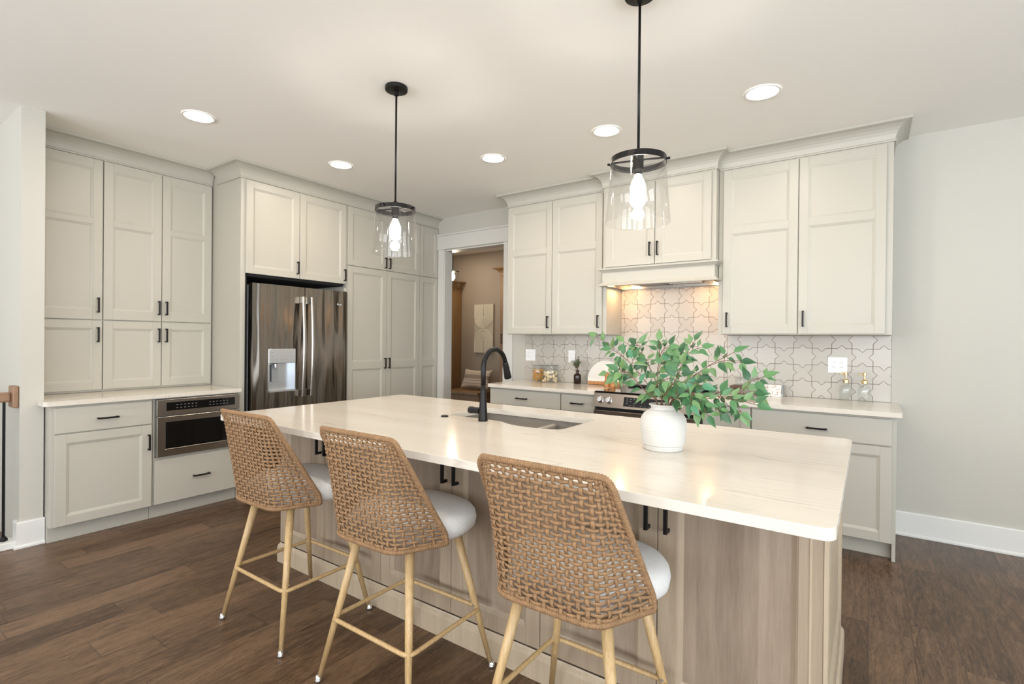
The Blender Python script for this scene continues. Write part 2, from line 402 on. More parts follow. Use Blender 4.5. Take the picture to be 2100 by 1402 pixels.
# doorway casing
bm = B()
box(bm, -4.215, -4.125, YB-.018, YB, 0, 2.40); box(bm, -3.249, -3.125, YB-.018, YB, 0, 2.40)
box(bm, -4.229, -3.115, YB-.024, YB, 2.40, 2.552); box(bm, -4.229, -3.10, YB-.036, YB, 2.552, 2.572); box(bm, -4.229, -3.11, YB-.03, YB, 2.392, 2.402)
struct('trim_doorway', bm, TRIMG, bevel=.002)
bm = B()
box(bm, -4.1292, -4.117, YB-.004, 4.60, 0, 2.385); box(bm, -3.257, -3.2448, YB-.004, 4.60, 0, 2.385); box(bm, -4.129, -3.245, YB-.004, 4.60, 2.373, 2.3852)
struct('trim_doorway_jamb', bm, TRIMG)
# floor edge curb along the stair opening
struct('trim_stair_curb', bx(-4.47, -4.352, YR+.3, .834, .0005, .045), TRIM, bevel=.004)

# ------------------------------------------------------------------ left wall: base run
LF = -4.235                                     # face-frame plane of the left base run
def left_thing(name, label, cat, y0, x=LF, group=None): return empty(name, label, cat, (x, y0, 0), PI/2, group)
def carcass(parent, W, D, z0, z1, toe=0, m=None, name='body', t=.0):
    bm = B(); box(bm, 0, W, 0, D, z0+toe, z1)
    if toe: box(bm, 0, W, .06, D, 0, toe)
    return obj(name, bm, m or PAINT, parent, bevel=.0015)
c = left_thing('base_cabinet', 'greige base cabinet with drawer over one door, left of the microwave drawer', 'cabinet', .958)
carcass(c, .562, .74, 0, .884, .105)
d = obj('drawer', door(.018, .551, .705, .868, 'slab'), PAINT, c, bevel=.002); pull(d, .291, .782, .116, False)
d = obj('door', door(.018, .551, .112, .697), PAINT, c, bevel=.0015); pull(d, .53, .575)
c = left_thing('base_cabinet', 'greige base cabinet holding the microwave drawer above one wide drawer', 'cabinet', 1.522)
bm = B(); D_ = .74; Wc = .617
box(bm, 0, Wc, 0, D_, .105, .452); box(bm, 0, .012, 0, D_, .452, .884); box(bm, Wc-.012, Wc, 0, D_, .452, .884); box(bm, .012, Wc-.012, 0, D_, .874, .884); box(bm, .012, Wc-.012, D_-.1, D_, .452, .874); box(bm, 0, Wc, .06, D_, 0, .105)
obj('body', bm, PAINT, c, bevel=.0015)
d = obj('drawer', door(.006, .612, .112, .432, 'slab'), PAINT, c, bevel=.002); pull(d, .318, .274, .116, False)
# microwave drawer
c = left_thing('microwave_drawer', 'stainless microwave drawer with a black window, built in under the left counter', 'microwave', 1.522)
obj('housing', bx(.014, .603, .0, .5, .455, .872), GREYP, c)
bm = B(); box(bm, .014, .603, -.03, .0, .752, .872)
f = obj('control_panel', bm, STEEL2, c, bevel=.003)
obj('display', bx(.075, .565, -.033, -.03, .788, .848), BLACKGLASS, f)
bm = B()
for cx0 in (.14, .37):
    for r in range(2):
        for k in range(6): box(bm, cx0+k*.026, cx0+k*.026+.011, -.0338, -.033, .803+r*.022, .808+r*.022)
obj('button_marks', bm, MARK, f)
f = obj('drawer_front', bx(.014, .603, -.036, .0, .456, .747), STEEL2, c, bevel=.003)
obj('window', bx(.068, .55, -.0385, -.036, .512, .706), BLACKGLASS, f)
obj('lower_trim', bx(.066, .552, -.045, -.036, .502, .512), STEEL2, f, bevel=.002)
# left countertop
o = obj('countertop', slab(rounded(-4.995, -4.196, .951, 2.137, .012, which=(0, 0, 0, 0)), [], .884, CT), QUARTZ, bevel=.003)
me = o.data; bpy.data.objects.remove(o)
out = [(-5.01, .951), (-4.336, .951), (-4.336, .918)] + [(-4.196-.02+.02*math.cos(a), .918+.02+.02*math.sin(a)) for a in (-PI/2+PI/2*k/6 for k in range(7))] + [(-4.196, 2.138), (-5.01, 2.138)]
tag(obj('countertop', slab(out, [], .8845, CT), QUARTZ, bevel=.003), 'white quartz countertop with a waved front-left corner over the microwave run'.replace('waved', 'rounded'), 'countertop')

# hutch cabinets standing on the left counter
UF = -4.722
def hutch(y0, W, cols, label):
    c = empty('wall_cabinet', label, 'cabinet', (UF, y0, CT), PI/2)
    carcass(c, W, .28, .0015, H-CT-.02)
    for x0, x1, hx in cols:
        d = obj('door', door(x0, x1, .54, 1.725, [(.612, 1.245), (1.283, 1.66)]), PAINT, c, bevel=.0015); pull(d, hx, .646)
        d = obj('door', door(x0, x1, .018, .531), PAINT, c, bevel=.0015); pull(d, hx, .426)
hutch(.955, .405, [(.012, .401, .373)], 'single-column greige hutch cabinet beside the wall corner at left')
hutch(1.361, .776, [(.002, .384, .363), (.389, .766, .417)], 'two-column greige hutch cabinet between the single one and the refrigerator panel')

# refrigerator surround with doors over the fridge
TF = -4.24                                      # face-frame plane of tall run
c = empty('refrigerator_cabinet', 'tall greige surround with two cream-lit doors above the refrigerator', 'cabinet', (TF, 2.142, 0), PI/2)
bm = B(); W = 1.032
box(bm, 0, .04, 0, .76, 0, H-.02); box(bm, W-.02, W, 0, .76, 0, 1.83); box(bm, .04, W, 0, .76, 1.868, H-.02); box(bm, .04, W-.02, .70, .76, 0, 1.868)
obj('body', bm, PAINT, c, bevel=.0015)
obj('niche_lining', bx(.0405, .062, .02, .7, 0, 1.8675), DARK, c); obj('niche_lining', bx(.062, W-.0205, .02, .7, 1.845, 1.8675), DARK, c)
d = obj('door', door(.038, .517, 1.866, 2.638), PAINT, c, bevel=.0015); pull(d, .496, 1.96)
d = obj('door', door(.522, 1.016, 1.866, 2.638), PAINT, c, bevel=.0015); pull(d, .996, 1.95)
# refrigerator
c = empty('refrigerator', 'stainless french-door refrigerator with an ice and water dispenser', 'refrigerator', (-4.175, 2.207, 0), PI/2)
W = .93
obj('cabinet_box', bx(.01, W-.01, .065, .72, .02, 1.77), GREYP, c)
def fdoor(x0, x1, hole=None):
    bm = B(); z0, z1 = .72, 1.785; n = 14
    # gently crowned front
    def yy(x): t = (x-x0)/(x1-x0); return -.012*(1-(2*t-1)**2)
    xs = [x0+(x1-x0)*i/n for i in range(n+1)]
    if hole: xs = sorted([x for x in xs if all(abs(x-h) > .012 for h in hole[:2])]+list(hole[:2]))
    zs = [z0, z1] if not hole else [z0, hole[2], hole[3], z1]
    V = {}
    for i, x in enumerate(xs):
        for j, z in enumerate(zs): V[i, j] = bm.verts.new((x, yy(x), z))
    for i in range(len(xs)-1):
        for j in range(len(zs)-1):
            if hole and j == 1 and xs[i] >= hole[0]-1e-6 and xs[i+1] <= hole[1]+1e-6: continue
            bm.faces.new((V[i, j], V[i+1, j], V[i+1, j+1], V[i, j+1]))
    # returns
    for j in range(len(zs)-1):
        for i, sgn in ((0, 1), (len(xs)-1, -1)):
            a, b = V[i, j], V[i, j+1]
            c_, d_ = bm.verts.new((a.co.x, .06, a.co.z)), bm.verts.new((b.co.x, .06, b.co.z)); bm.faces.new((a, b, d_, c_))
    for j in (0, len(zs)-1):
        for i in range(len(xs)-1):
            a, b = V[i, j], V[i+1, j]
            bm.faces.new((a, b, bm.verts.new((b.co.x, .06, b.co.z)), bm.verts.new((a.co.x, .06, a.co.z))))
    bmesh.ops.remove_doubles(bm, verts=bm.verts, dist=1e-5)
    return bm
def fhandle(parent, x):
    bm = B(); n = 14; z0, z1 = .81, 1.70
    pts = [(x, -.048-.022*math.sin(PI*i/n), z0+(z1-z0)*i/n) for i in range(n+1)]
    nr = [Vector((0, -1, 0))]*(n+1)
    tube(bm, pts, .01, 12, flat=(.0165, .010), normals=nr)
    for z in (z0+.03, z1-.03): box(bm, x-.014, x+.014, -.05, -.008, z-.03, z+.03)
    return obj('handle', bm, STEEL2, parent, bevel=.002)
HO = (.137, .385, .866, 1.237)
L_ = obj('door', fdoor(.0, .477, HO), STEEL, c); fhandle(L_, .438)
R_ = obj('door', fdoor(.483, W), STEEL, c); fhandle(R_, .522)
dp = obj('dispenser', bx(HO[0], HO[1], -.016, .02, 1.112, HO[3]), STEELCOOL, L_, bevel=.003)
bm = B(); x0, x1 = HO[0], HO[1]
box(bm, x0, x1, .05, .056, HO[2], 1.112); box(bm, x0, x0+.006, -.014, .05, HO[2], 1.112); box(bm, x1-.006, x1, -.014, .05, HO[2], 1.112); box(bm, x0, x1, -.02, .05, HO[2], HO[2]+.014)
obj('dispenser_recess', bm, STEELCOOL, L_)
obj('paddle', bx(.19, .245, .03, .042, .95, 1.10), GREYP, L_, bevel=.003)
bm = B(); lathe(bm, [(.018, 0), (.018, .03), (.012, .04)], (.218, .02, 1.075), 16); obj('spout', bm, CHROME, L_)
bm = B()
for k in range(5): box(bm, .155+k*.046, .172+k*.046, -.0168, -.016, 1.14, 1.1425)
for z in (1.17, 1.205):
    for x in (.155, .335): box(bm, x, x+.022, -.0168, -.016, z, z+.0025)
obj('button_marks', bm, GREYP, dp)
bm = B(); cx, cz = .835, 1.655
tube(bm, [(cx+.019*math.cos(a), -.0115, cz+.019*math.sin(a)) for a in (2*PI*k/28 for k in range(28))], .0016, 6, True)
tube(bm, [(cx-.011+.022*k/16, -.0115, cz+.007*math.sin(k*PI/4)) for k in range(17)], .0013, 6); tube(bm, [(cx-.006+.007*math.cos(a), -.0115, cz+.007*math.sin(a)) for a in (2*PI*k/14 for k in range(14))], .0012, 6, True)
obj('badge', bm, CHROME, R_)
obj('door_gap', bx(.478, .4825, .02, .06, .72, 1.785), DARK, c)
d = obj('freezer_drawer', bx(0, W, -.008, .06, .05, .71), STEEL, c, bevel=.006)
bm = B(); tube(bm, [(.05, -.06, .64), (W-.05, -.06, .64)], .012); box(bm, .07, .1, -.06, -.005, .63, .65); box(bm, W-.1, W-.07, -.06, -.005, .63, .65); obj('handle', bm, STEEL2, d)
# pantry
c = empty('pantry_cabinet', 'tall greige pantry cabinet with four doors between refrigerator and doorway', 'cabinet', (TF, 3.175, 0), PI/2)
carcass(c, 1.296, .74, 0, H-.02, .105)
for x0, x1, hx in ((.008, .503, .478), (.508, .988, .533)):
    d = obj('door', door(x0, x1, .112, 2.052, [(.17, 1.022), (1.098, 1.992)]), PAINT, c, bevel=.0015); pull(d, hx, 1.072)
    d = obj('door', door(x0, x1, 2.060, 2.636), PAINT, c, bevel=.0015); pull(d, hx, 2.135)
obj('filler_panel', door(.994, 1.289, .112, 2.052, [(.17, 1.022), (1.098, 1.992)], st=.05), PAINT, c, bevel=.0015)
obj('filler_panel', door(.994, 1.289, 2.060, 2.636, st=.05), PAINT, c, bevel=.0015)

CROWN = [(0, H-.122), (.011, H-.122), (.013, H-.116), (.011, H-.110), (.006, H-.106), (.008, H-.095), (.013, H-.075), (.022, H-.055), (.036, H-.038), (.056, H-.025), (.076, H-.019), (.088, H-.018), (.091, H-.014), (.091, H-.0005), (0, H-.0005)]
o = obj('crown_moulding', sweep(B(), [(UF, .955), (UF, 2.137)], CROWN), PAINT); tag(o, 'greige crown moulding over the hutch cabinets at far left', 'moulding')
o = obj('crown_moulding', sweep(B(), [(UF+.0915, 2.1415), (TF, 2.1415)], CROWN, after=(TF, 3)), PAINT); tag(o, 'short crown moulding return on the side of the refrigerator cabinet', 'moulding')
o = obj('crown_moulding', sweep(B(), [(TF, 2.142), (TF, YB-.001)], CROWN, before=(UF, 2.142)), PAINT); tag(o, 'long greige crown moulding over the refrigerator and pantry doors', 'moulding')

# ------------------------------------------------------------------ back wall uppers
YU = 4.139; YH = 4.056; UZ = 1.387
def upper(x0, x1, yf, z0, label, doors, rows, hz, dz0, dz1):
    c = empty('wall_cabinet', label, 'cabinet', (x0, yf, z0), 0)
    carcass(c, x1-x0, YB-.008-yf if z0 < 1.5 else YB-yf-.008, 0, H-.02-z0)
    for a, b, hx in doors:
        d = obj('door', door(a-x0, b-x0, dz0-z0, dz1-z0, [(p-z0, q-z0) for p, q in rows]), PAINT, c, bevel=.0015); pull(d, hx-x0, hz-z0)
RU = [(1.452, 2.152), (2.205, 2.572)]
upper(-2.958, -1.893, YU, UZ, 'tall greige wall cabinet with two doors beside the doorway, left of the hood', [(-2.95, -2.443, -2.478), (-2.438, -1.93, -1.961)], RU, 1.502, 1.394, 2.636)
upper(-.957, .122, YU, UZ, 'tall greige wall cabinet with two doors at the right end of the range wall', [(-.922, -.42, -.889), (-.414, .085, -.383)], RU, 1.5, 1.394, 2.636)
upper(-1.891, -.959, YH, 1.952, 'short greige two-door cabinet above the range hood', [(-1.862, -1.432, -1.467), (-1.427, -.992, -1.404)], [(2.018, 2.575)], 2.083, 1.962, 2.632)
# hood mantle
c = empty('range_hood', 'greige box range hood with moulded edges and a lit steel underside', 'range hood', (-1.425, YH, 1.80), 0)
bm = B(); hw = .464
box(bm, -hw, hw, -.022, 0, .012, .15); box(bm, -hw, -hw+.02, 0, .40, .012, .15); box(bm, hw-.02, hw, 0, .40, .012, .15); box(bm, -hw+.02, hw-.02, 0, .4, .11, .15)
obj('body', bm, PAINT, c, bevel=.0015)
pr_top = [(0, .118), (.006, .118), (.010, .124), (.022, .136), (.028, .138), (.028, .149), (0, .149)]
pr_bot = [(0, .0), (.026, .0), (.026, .008), (.014, .014), (.004, .030), (0, .032)]
pth = [(-hw, .065), (-hw, -.022), (hw, -.022), (hw, .065)]
obj('top_moulding', sweep(B(), pth, pr_top), PAINT, c); obj('bottom_moulding', sweep(B(), pth, pr_bot), PAINT, c)
bm = B(); box(bm, -hw+.021, hw-.021, .0, .40, .042, .06); box(bm, -hw+.021, hw-.021, .385, .40, .005, .042); box(bm, -hw+.0205, -hw+.03, 0, .385, .005, .042); box(bm, hw-.03, hw-.0205, 0, .385, .005, .042)
obj('liner', bm, STEEL2, c)
obj('filter', bx(-.30, -.02, .05, .36, .030, .0415), GREYP, c, bevel=.002); obj('filter', bx(.0, .28, .05, .36, .030, .0415), STEEL2, c, bevel=.002)
for x in (-.38, .37): obj('lamp', lathe(B(), [(.030, .034), (.030, .0415)], (x, .20, 0), 20), HOODLED, c)
o = obj('crown_moulding', sweep(B(), [(-2.958, YB-.001), (-2.958, YU), (-1.891, YU), (-1.891, YH), (-.959, YH), (-.959, YU), (.122, YU), (.122, YB-.001)], CROWN), PAINT)
tag(o, 'greige crown moulding stepping along the range wall cabinets', 'moulding')

# ------------------------------------------------------------------ back wall base run
YF = 3.878; BD = YB-.004-YF
def basec(x0, x1, label):
    c = empty('base_cabinet', label, 'cabinet', (x0, YF, 0), 0); carcass(c, x1-x0, BD, 0, .884, .105); return c
c = basec(-2.967, -2.187, 'wide greige drawer cabinet by the doorway under the spice jars'); W = .78
for z0, z1 in ((.728, .868), (.425, .72), (.112, .417)):
    d = obj('drawer', door(.012, W-.004, z0, z1, 'slab'), PAINT, c, bevel=.002); pull(d, .377, (z0+z1)/2 if z0 > .7 else z1-.07, .116, False)
c = basec(-2.186, -1.852, 'narrow greige drawer cabinet against the left side of the range'); W = .334
for z0, z1 in ((.728, .868), (.425, .72), (.112, .417)):
    d = obj('drawer', door(.004, W-.008, z0, z1, 'slab'), PAINT, c, bevel=.002); pull(d, .164, (z0+z1)/2 if z0 > .7 else z1-.07, .116, False)
c = basec(-1.0, -.668, 'narrow greige cabinet with one framed door right of the range'); W = .332
d = obj('door', door(.006, W-.004, .112, .868), PAINT, c, bevel=.0015); pull(d, .19, .838, .116, False)
c = empty('base_cabinet', 'wide greige end cabinet with drawer over doors, under the soap bottles', 'cabinet', (-.667, YF, 0), 0); W = .811
bm = B(); box(bm, 0, W, 0, BD, .105, .884); box(bm, 0, W-.02, .06, BD, 0, .105); box(bm, W-.02, W, 0.0, BD, 0, .105); obj('body', bm, PAINT, c, bevel=.0015)
d = obj('drawer', door(.004, .787, .706, .868, 'slab'), PAINT, c, bevel=.002); pull(d, .393, .775, .116, False)
for a, b, hx in ((.004, .394, .365), (.398, .787, .427)):
    d = obj('door', door(a, b, .112, .698), PAINT, c, bevel=.0015); pull(d, hx, .60)
tag(obj('countertop', slab(rounded(-2.974, -1.853, 3.828, YB-.003, .02, which=(1, 0, 0, 0)), [], .8845, CT), QUARTZ, bevel=.003), 'white quartz countertop between the doorway and the range', 'countertop')
tag(obj('countertop', slab(rounded(-.999, .172, 3.828, YB-.003, .02, which=(0, 1, 0, 0)), [], .8845, CT), QUARTZ, bevel=.003), 'white quartz countertop right of the range with soap bottles on it', 'countertop')

# range
c = empty('range', 'stainless slide-in electric range with a black glass cooktop', 'range', (-1.8505, 3.838, 0), 0); W = .849
obj('body', bx(.003, W-.003, .03, .62, .02, .895), GREYP, c)
obj('cooktop', bx(-.006+.008, W-.002, .0, .625, .8955, .920), BLACKGLASS, c)
obj('rear_vent', bx(.06, W-.06, .56, .612, .922, .940), BLACK, c, bevel=.004)
bm = B()                                            # sloped control fascia
for x in (.001, W-.001): pass
v = [bm.verts.new(p) for p in ((.001, -.045, .795), (W-.001, -.045, .795), (W-.001, -.012, .905), (.001, -.012, .905), (.001, .03, .795), (W-.001, .03, .795), (W-.001, .03, .905), (.001, .03, .905))]
for f_ in ((0,1,2,3), (5,4,7,6), (3,2,6,7), (0,4,5,1), (0,3,7,4), (1,5,6,2)): bm.faces.new([v[i] for i in f_])
fas = obj('control_panel', bm, STEEL3, c, bevel=.0015)
sl = math.atan2(.033, .11)
def on_fascia(name, bm, m, x, z, parent, off=0):
    o = obj(name, bm, m, parent); t = (z-.795)/.11
    o.location = (x, -.045+.033*t-off, z); o.rotation_euler = (-sl, 0, 0); return o
for x in (.065, .140, .700, .785):
    k = B(); lathe(k, [(.027, 0), (.027, -.006), (.022, -.008), (.020, -.03), (.018, -.033)], (0, 0, 0), 28, axis='y'); box(k, -.005, .005, -.040, -.03, -.019, .019)
    on_fascia('knob', k, CHROME, x, .850, fas)
on_fascia('display', bx(-.165, .165, -.004, .001, -.037, .037), BLACKGLASS, .43, .850, fas)
k = B()
for r in range(4):
    for q in range(3):
        if (r+q) % 4 != 3: box(k, -.145+q*.03, -.131+q*.03, -.0048, -.004, .022-r*.017, .026-r*.017)
for q in range(4): box(k, -.03+q*.035, -.016+q*.035, -.0048, -.004, -.029, -.026)
on_fascia('button_marks', k, MARK, .43, .850, fas)
od = obj('oven_door', bx(.004, W-.004, -.030, .03, .17, .768), STEEL3, c, bevel=.004)
obj('vent_slots', bx(.02, W-.02, -.012, .028, .770, .794), DARK, c)
obj('oven_window', bx(.12, W-.12, -.032, -.03, .30, .60), BLACKGLASS, od)
k = B(); tube(k, [(.03, -.078, .722), (W-.03, -.078, .722)], .012, 12)
for x in (.05, W-.05): box(k, x-.011, x+.011, -.078, -.028, .714, .730)
obj('handle', k, STEEL2, od)
obj('storage_drawer', bx(.004, W-.004, -.026, .03, .03, .162), STEEL2, c, bevel=.004)

# star and cross backsplash
def clip(poly, x0, x1, z0, z1):
    for ax, lim, keep in ((0, x0, 1), (0, x1, -1), (1, z0, 1), (1, z1, -1)):
        res = []
        for i in range(len(poly)):
            a, b = poly[i-1], poly[i]; ia, ib = (a[ax]-lim)*keep >= 0, (b[ax]-lim)*keep >= 0
            if ia != ib:
                t = (lim-a[ax])/(b[ax]-a[ax]); res.append((a[0]+(b[0]-a[0])*t, a[1]+(b[1]-a[1])*t))
            if ib: res.append(b)
        poly = res
        if len(poly) < 3: return []
    return poly
px, pz, X0, Z0 = .1259, .1255, .0255, 1.29
bs = empty('backsplash', 'star and cross tile backsplash with brown grout behind the range', 'backsplash', (-1.42, YB, CT))
REG = [(-2.972, -1.8925, CT+.0008, 1.3862), (-1.892, -.9575, CT+.0008, 1.803), (-.957, .131, CT+.0008, 1.3862)]
bm = B(); tb = B()
for a, b, c0, c1 in REG: box(bm, a, b, YB-.0045, YB-.0005, c0, c1)
g_ = .0017; hp = (math.sqrt(2)-1)/2
for i in range(-25, 3):
    for j in range(-4, 5):
        star = (i+j) % 2 == 1
        cx, cz = X0+(i+.5)*px, Z0+(j+.5)*pz
        hs = px/2; e = .207*px; sgn = 1 if star else -1
        gi = g_
        q = []
        for k in range(4):
            ca, sa = round(math.cos(k*PI/2)), round(math.sin(k*PI/2))
            s_ = hs-gi
            loc = [(-s_, -s_), (-e - (0 if star else gi*.4)+ (gi*.4 if star else 0), -s_), (0, -s_-sgn*e + (0 if star else 0)), (e+(0 if star else gi*.4)-(gi*.4 if star else 0), -s_)]
            q += [(cx+x*ca-z*sa, cz+(x*sa+z*ca)*pz/px) for x, z in loc]
        for a, b, c0, c1 in REG:
            pl = clip(q, a+.001, b-.001, c0+.001, c1-.001)
            if len(pl) < 3: continue
            pl2 = []
            for p in pl:
                if not pl2 or (abs(p[0]-pl2[-1][0])+abs(p[1]-pl2[-1][1])) > 1e-5: pl2.append(p)
            if abs(pl2[0][0]-pl2[-1][0])+abs(pl2[0][1]-pl2[-1][1]) < 1e-5: pl2.pop()
            if len(pl2) < 3: continue
            f0 = [tb.verts.new((x, YB-.0045, z)) for x, z in pl2]; f1 = [tb.verts.new((x, YB-.0062, z)) for x, z in pl2]
            tb.faces.new(f1)
            for k in range(len(pl2)): tb.faces.new((f0[k], f0[(k+1) % len(pl2)], f1[(k+1) % len(pl2)], f1[k]))
off = Vector((1.42, -YB, -CT))
for m_ in (bm, tb): bmesh.ops.translate(m_, vec=off, verts=m_.verts)
obj('grout', bm, GROUT, bs); obj('tiles', tb, TILE, bs)
# outlets
def plate(x0, x1, z0, z1, label, gangs):
    c = empty('wall_plate', label, 'outlet', ((x0+x1)/2, YB-.0063, (z0+z1)/2))
    w2, h2 = (x1-x0)/2, (z1-z0)/2
    obj('cover', bx(-w2, w2, -.006, 0, -h2, h2), PLASTIC, c, bevel=.002)
    n = len(gangs)
    for i, g in enumerate(gangs):
        cx = (-.5*(n-1)+i)*.046
        o = obj('switch' if g == 's' else 'socket', bx(cx-.0165, cx+.0165, -.0085, -.006, -.033, .033), PLASTIC, c, bevel=.0015)
        if g == 'o':
            k = B()
            for z in (-.017, .017):
                for x in (-.006, .006): box(k, cx+x-.001, cx+x+.001, -.0088, -.0085, z-.002, z+.006)
            obj('slots', k, DARK, o)
plate(-.25, -.128, 1.11, 1.226, 'white double outlet plate behind the gold-pump soap bottles', 'oo')
plate(-2.955, -2.835, 1.118, 1.238, 'white switch plate beside the door casing above the yellow jar', 'os')
plate(-2.446, -2.372, 1.115, 1.235, 'white single outlet plate behind the small dark bottle', 'o')

# ------------------------------------------------------------------ island
IX0, IX1, IY0, IY1 = -2.868, -.055, 1.336, 2.653
BX0, BX1, BY0, BY1 = -2.865, -.098, 1.7135, 2.62
c = empty('island_cabinet', 'pale washed-wood kitchen island base with six framed doors', 'island', ((BX0+BX1)/2, BY0, 0))
ox, oy = -(BX0+BX1)/2, -BY0
bm = B()
t_ = .02
box(bm, BX0, BX1, BY0, BY0+t_, 0, .8845); box(bm, BX0, BX1, BY1-t_, BY1, 0, .8845); box(bm, BX0, BX0+t_, BY0, BY1, 0, .8845); box(bm, BX1-t_, BX1, BY0, BY1, 0, .8845); box(bm, BX0, BX1, BY0, BY1, 0, .1)
bmesh.ops.translate(bm, vec=(ox, oy, 0), verts=bm.verts)
obj('body', bm, ISLE, c, bevel=.0015)
DX = [-2.865, -2.437, -1.975, -1.508, -1.043, -.579, -.0968]
for i in range(6):
    a, b = DX[i]+.0015+ox, DX[i+1]-.0015+ox
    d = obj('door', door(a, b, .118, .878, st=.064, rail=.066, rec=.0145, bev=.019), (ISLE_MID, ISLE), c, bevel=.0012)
    pull(d, (b-.030) if i % 2 == 0 else (a+.034), .762, .135, out=.036, h=.0125)
# end panel facing right: frame and panel
bm = door(-.0215, BY1-BY0-.004, .118, .878, st=.09, rail=.09, rec=.010, bev=.02, yf=-.012, t=.012)
for f in bm.faces: f.material_index = 0
bmesh.ops.rotate(bm, cent=(0, 0, 0), matrix=Matrix.Rotation(PI/2, 3, 'Z'), verts=bm.verts)
bmesh.ops.translate(bm, vec=(BX1+ox, 0, 0), verts=bm.verts)
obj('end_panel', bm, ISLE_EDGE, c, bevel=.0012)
obj('corner_bead', bx(BX1-.035+ox, BX1-.0285+ox, -.0212, -.0195, .118, .868), ISLE_EDGE, c)
pth = [(BX0+ox, BY1+oy), (BX0+ox, -.019), (BX1+.012+ox, -.019), (BX1+.012+ox, BY1+oy)]
obj('base_moulding', sweep(B(), pth, [(0, .0), (.012, .0), (.012, .085), (.009, .098), (.003, .105), (0, .112)]), ISLE_EDGE, c)

hole = [(-1.905, 2.455), (-1.905, 2.13)] + [(-1.905+.03*(1-math.cos(a)), 2.13-.03*math.sin(a)) for a in (PI/2*k/5 for k in range(1, 6))]
hole += [(-1.60, 2.10), (-1.55, 2.098), (-1.51, 2.085), (-1.47, 2.062), (-1.43, 2.046), (-1.39, 2.038), (-1.34, 2.036), (-1.27, 2.042), (-1.21, 2.054), (-1.185, 2.066), (-1.172, 2.09), (-1.17, 2.12), (-1.17, 2.43)]
hole += [(-1.17-.025*(1-math.cos(a)), 2.43+.025*math.sin(a)) for a in (PI/2*k/4 for k in range(1, 5))]
tag(obj('island_countertop', slab(rounded(IX0, IX1, IY0, IY1, .035), [hole], .8855, CT), QUARTZ, bevel=.004), 'long veined white quartz island countertop with a sink cutout', 'countertop')
# sink
c = empty('sink', 'taupe double-bowl undermount sink in the island', 'sink', (-1.54, 2.27, .66))
def P(bm): bmesh.ops.translate(bm, vec=(1.54, -2.27, -.66), verts=bm.verts); return bm
bm = B(); zt, zb = .8845, .665; x0, x1, y0, y1 = -1.925, -1.15, 2.02, 2.475
box(bm, x0, x1, y0, y1, zb-.008, zb); box(bm, x0-.012, x0, y0, y1, zb-.008, zt); box(bm, x1, x1+.012, y0, y1, zb-.008, zt); box(bm, x0-.012, x1+.012, y0-.012, y0, zb-.008, zt); box(bm, x0-.012, x1+.012, y1, y1+.012, zb-.008, zt)
obj('basin', P(bm), SINKM, c)
bm = B(); box(bm, -1.445, -1.412, y0, y1, zb, .866); obj('divider', P(bm), SINKM, c, bevel=.012, seg=4)
for x in (-1.68, -1.28): obj('drain', P(lathe(B(), [(.045, zb), (.045, zb+.003), (.03, zb+.003), (.028, zb+.001)], (x, 2.25, 0), 24)), CHROME, c)
# faucet
c = empty('faucet', 'tall matte black gooseneck faucet beside the island sink', 'faucet', (-1.614, 2.048, CT))
obj('body', lathe(B(), [(.0245, 0), (.0245, .006), (.0225, .03), (.0185, .09), (.0145, .15), (.0135, .185)], seg=28), BLACK, c, smooth=True)
pts = [(0, 0, .185), (0, 0, .24), (0, 0, .27)] + [(0, .096-.096*math.cos(a), .272+.094*math.sin(a)) for a in (PI*k/16*.93 for k in range(1, 17))]
obj('spout', tube(B(), pts, .0132, 16), BLACK, c, smooth=True)
e = Vector(pts[-1]); dr = (e-Vector(pts[-2])).normalized()
hd = [e+dr*s for s in (-.004, .0, .012, .05, .085, .09)]
sp = obj('spray_head', tube(B(), hd, [.0135, .0155, .0165, .0185, .0205, .0195], 18), BLACK, c, smooth=True)
q = e+dr*.03; obj('button', bx(-.006, .006, q.y+.014, q.y+.024, q.z-.02, q.z+.008), BLACK, sp, bevel=.002)
bm = B(); lathe(bm, [(.017, -.02), (.017, -.062), (.0155, -.064), (.0155, -.067), (.018, -.069), (.018, -.088), (.015, -.091)], (0, 0, .05), 22, axis='x')
obj('handle', bm, BLACK, c)
tag(obj('air_switch', lathe(B(), [(.020, 0), (.020, .005), (.016, .008), (.014, .007)], (0, 0, 0), 24), BLACK, loc=(-1.865, 2.034, CT)), 'small round black air switch button left of the sink', 'button')

# ------------------------------------------------------------------ vase and branches
VX, VY = -.648, 1.948
prof = [(.068, 0), (.0725, .004), (.0745, .02), (.079, .022), (.083, .05), (.0865, .085), (.0865, .105), (.083, .122), (.073, .138), (.058, .150), (.0475, .156), (.046, .160), (.049, .166), (.0545, .170), (.0545, .1735), (.050, .174), (.044, .168), (.040, .158), (.05, .14), (.07, .10), (.07, .02), (0.001, .012)]
dense = []
for (r0, z0), (r1, z1) in zip(prof, prof[1:]):
    n_ = max(1, int(math.hypot(r1-r0, z1-z0)/.0022)); dense += [(r0+(r1-r0)*k/n_, z0+(z1-z0)*k/n_) for k in range(n_)]
vm = lathe(B(), dense+[prof[-1]], seg=64, cap=False)
for v in vm.verts:
    r = math.hypot(v.co.x, v.co.y)
    if r > .03: k_ = 1+.0065*math.sin(v.co.z*560)*(.6+.4*math.sin(v.co.z*97))+.004*math.sin(v.co.z*1330+math.atan2(v.co.y, v.co.x)*2); v.co.x *= k_; v.co.y *= k_
vo = obj('vase', vm, VASE, smooth=True, loc=(VX, VY, CT)); tag(vo, 'white ribbed stoneware vase on the island holding leafy branches', 'vase')

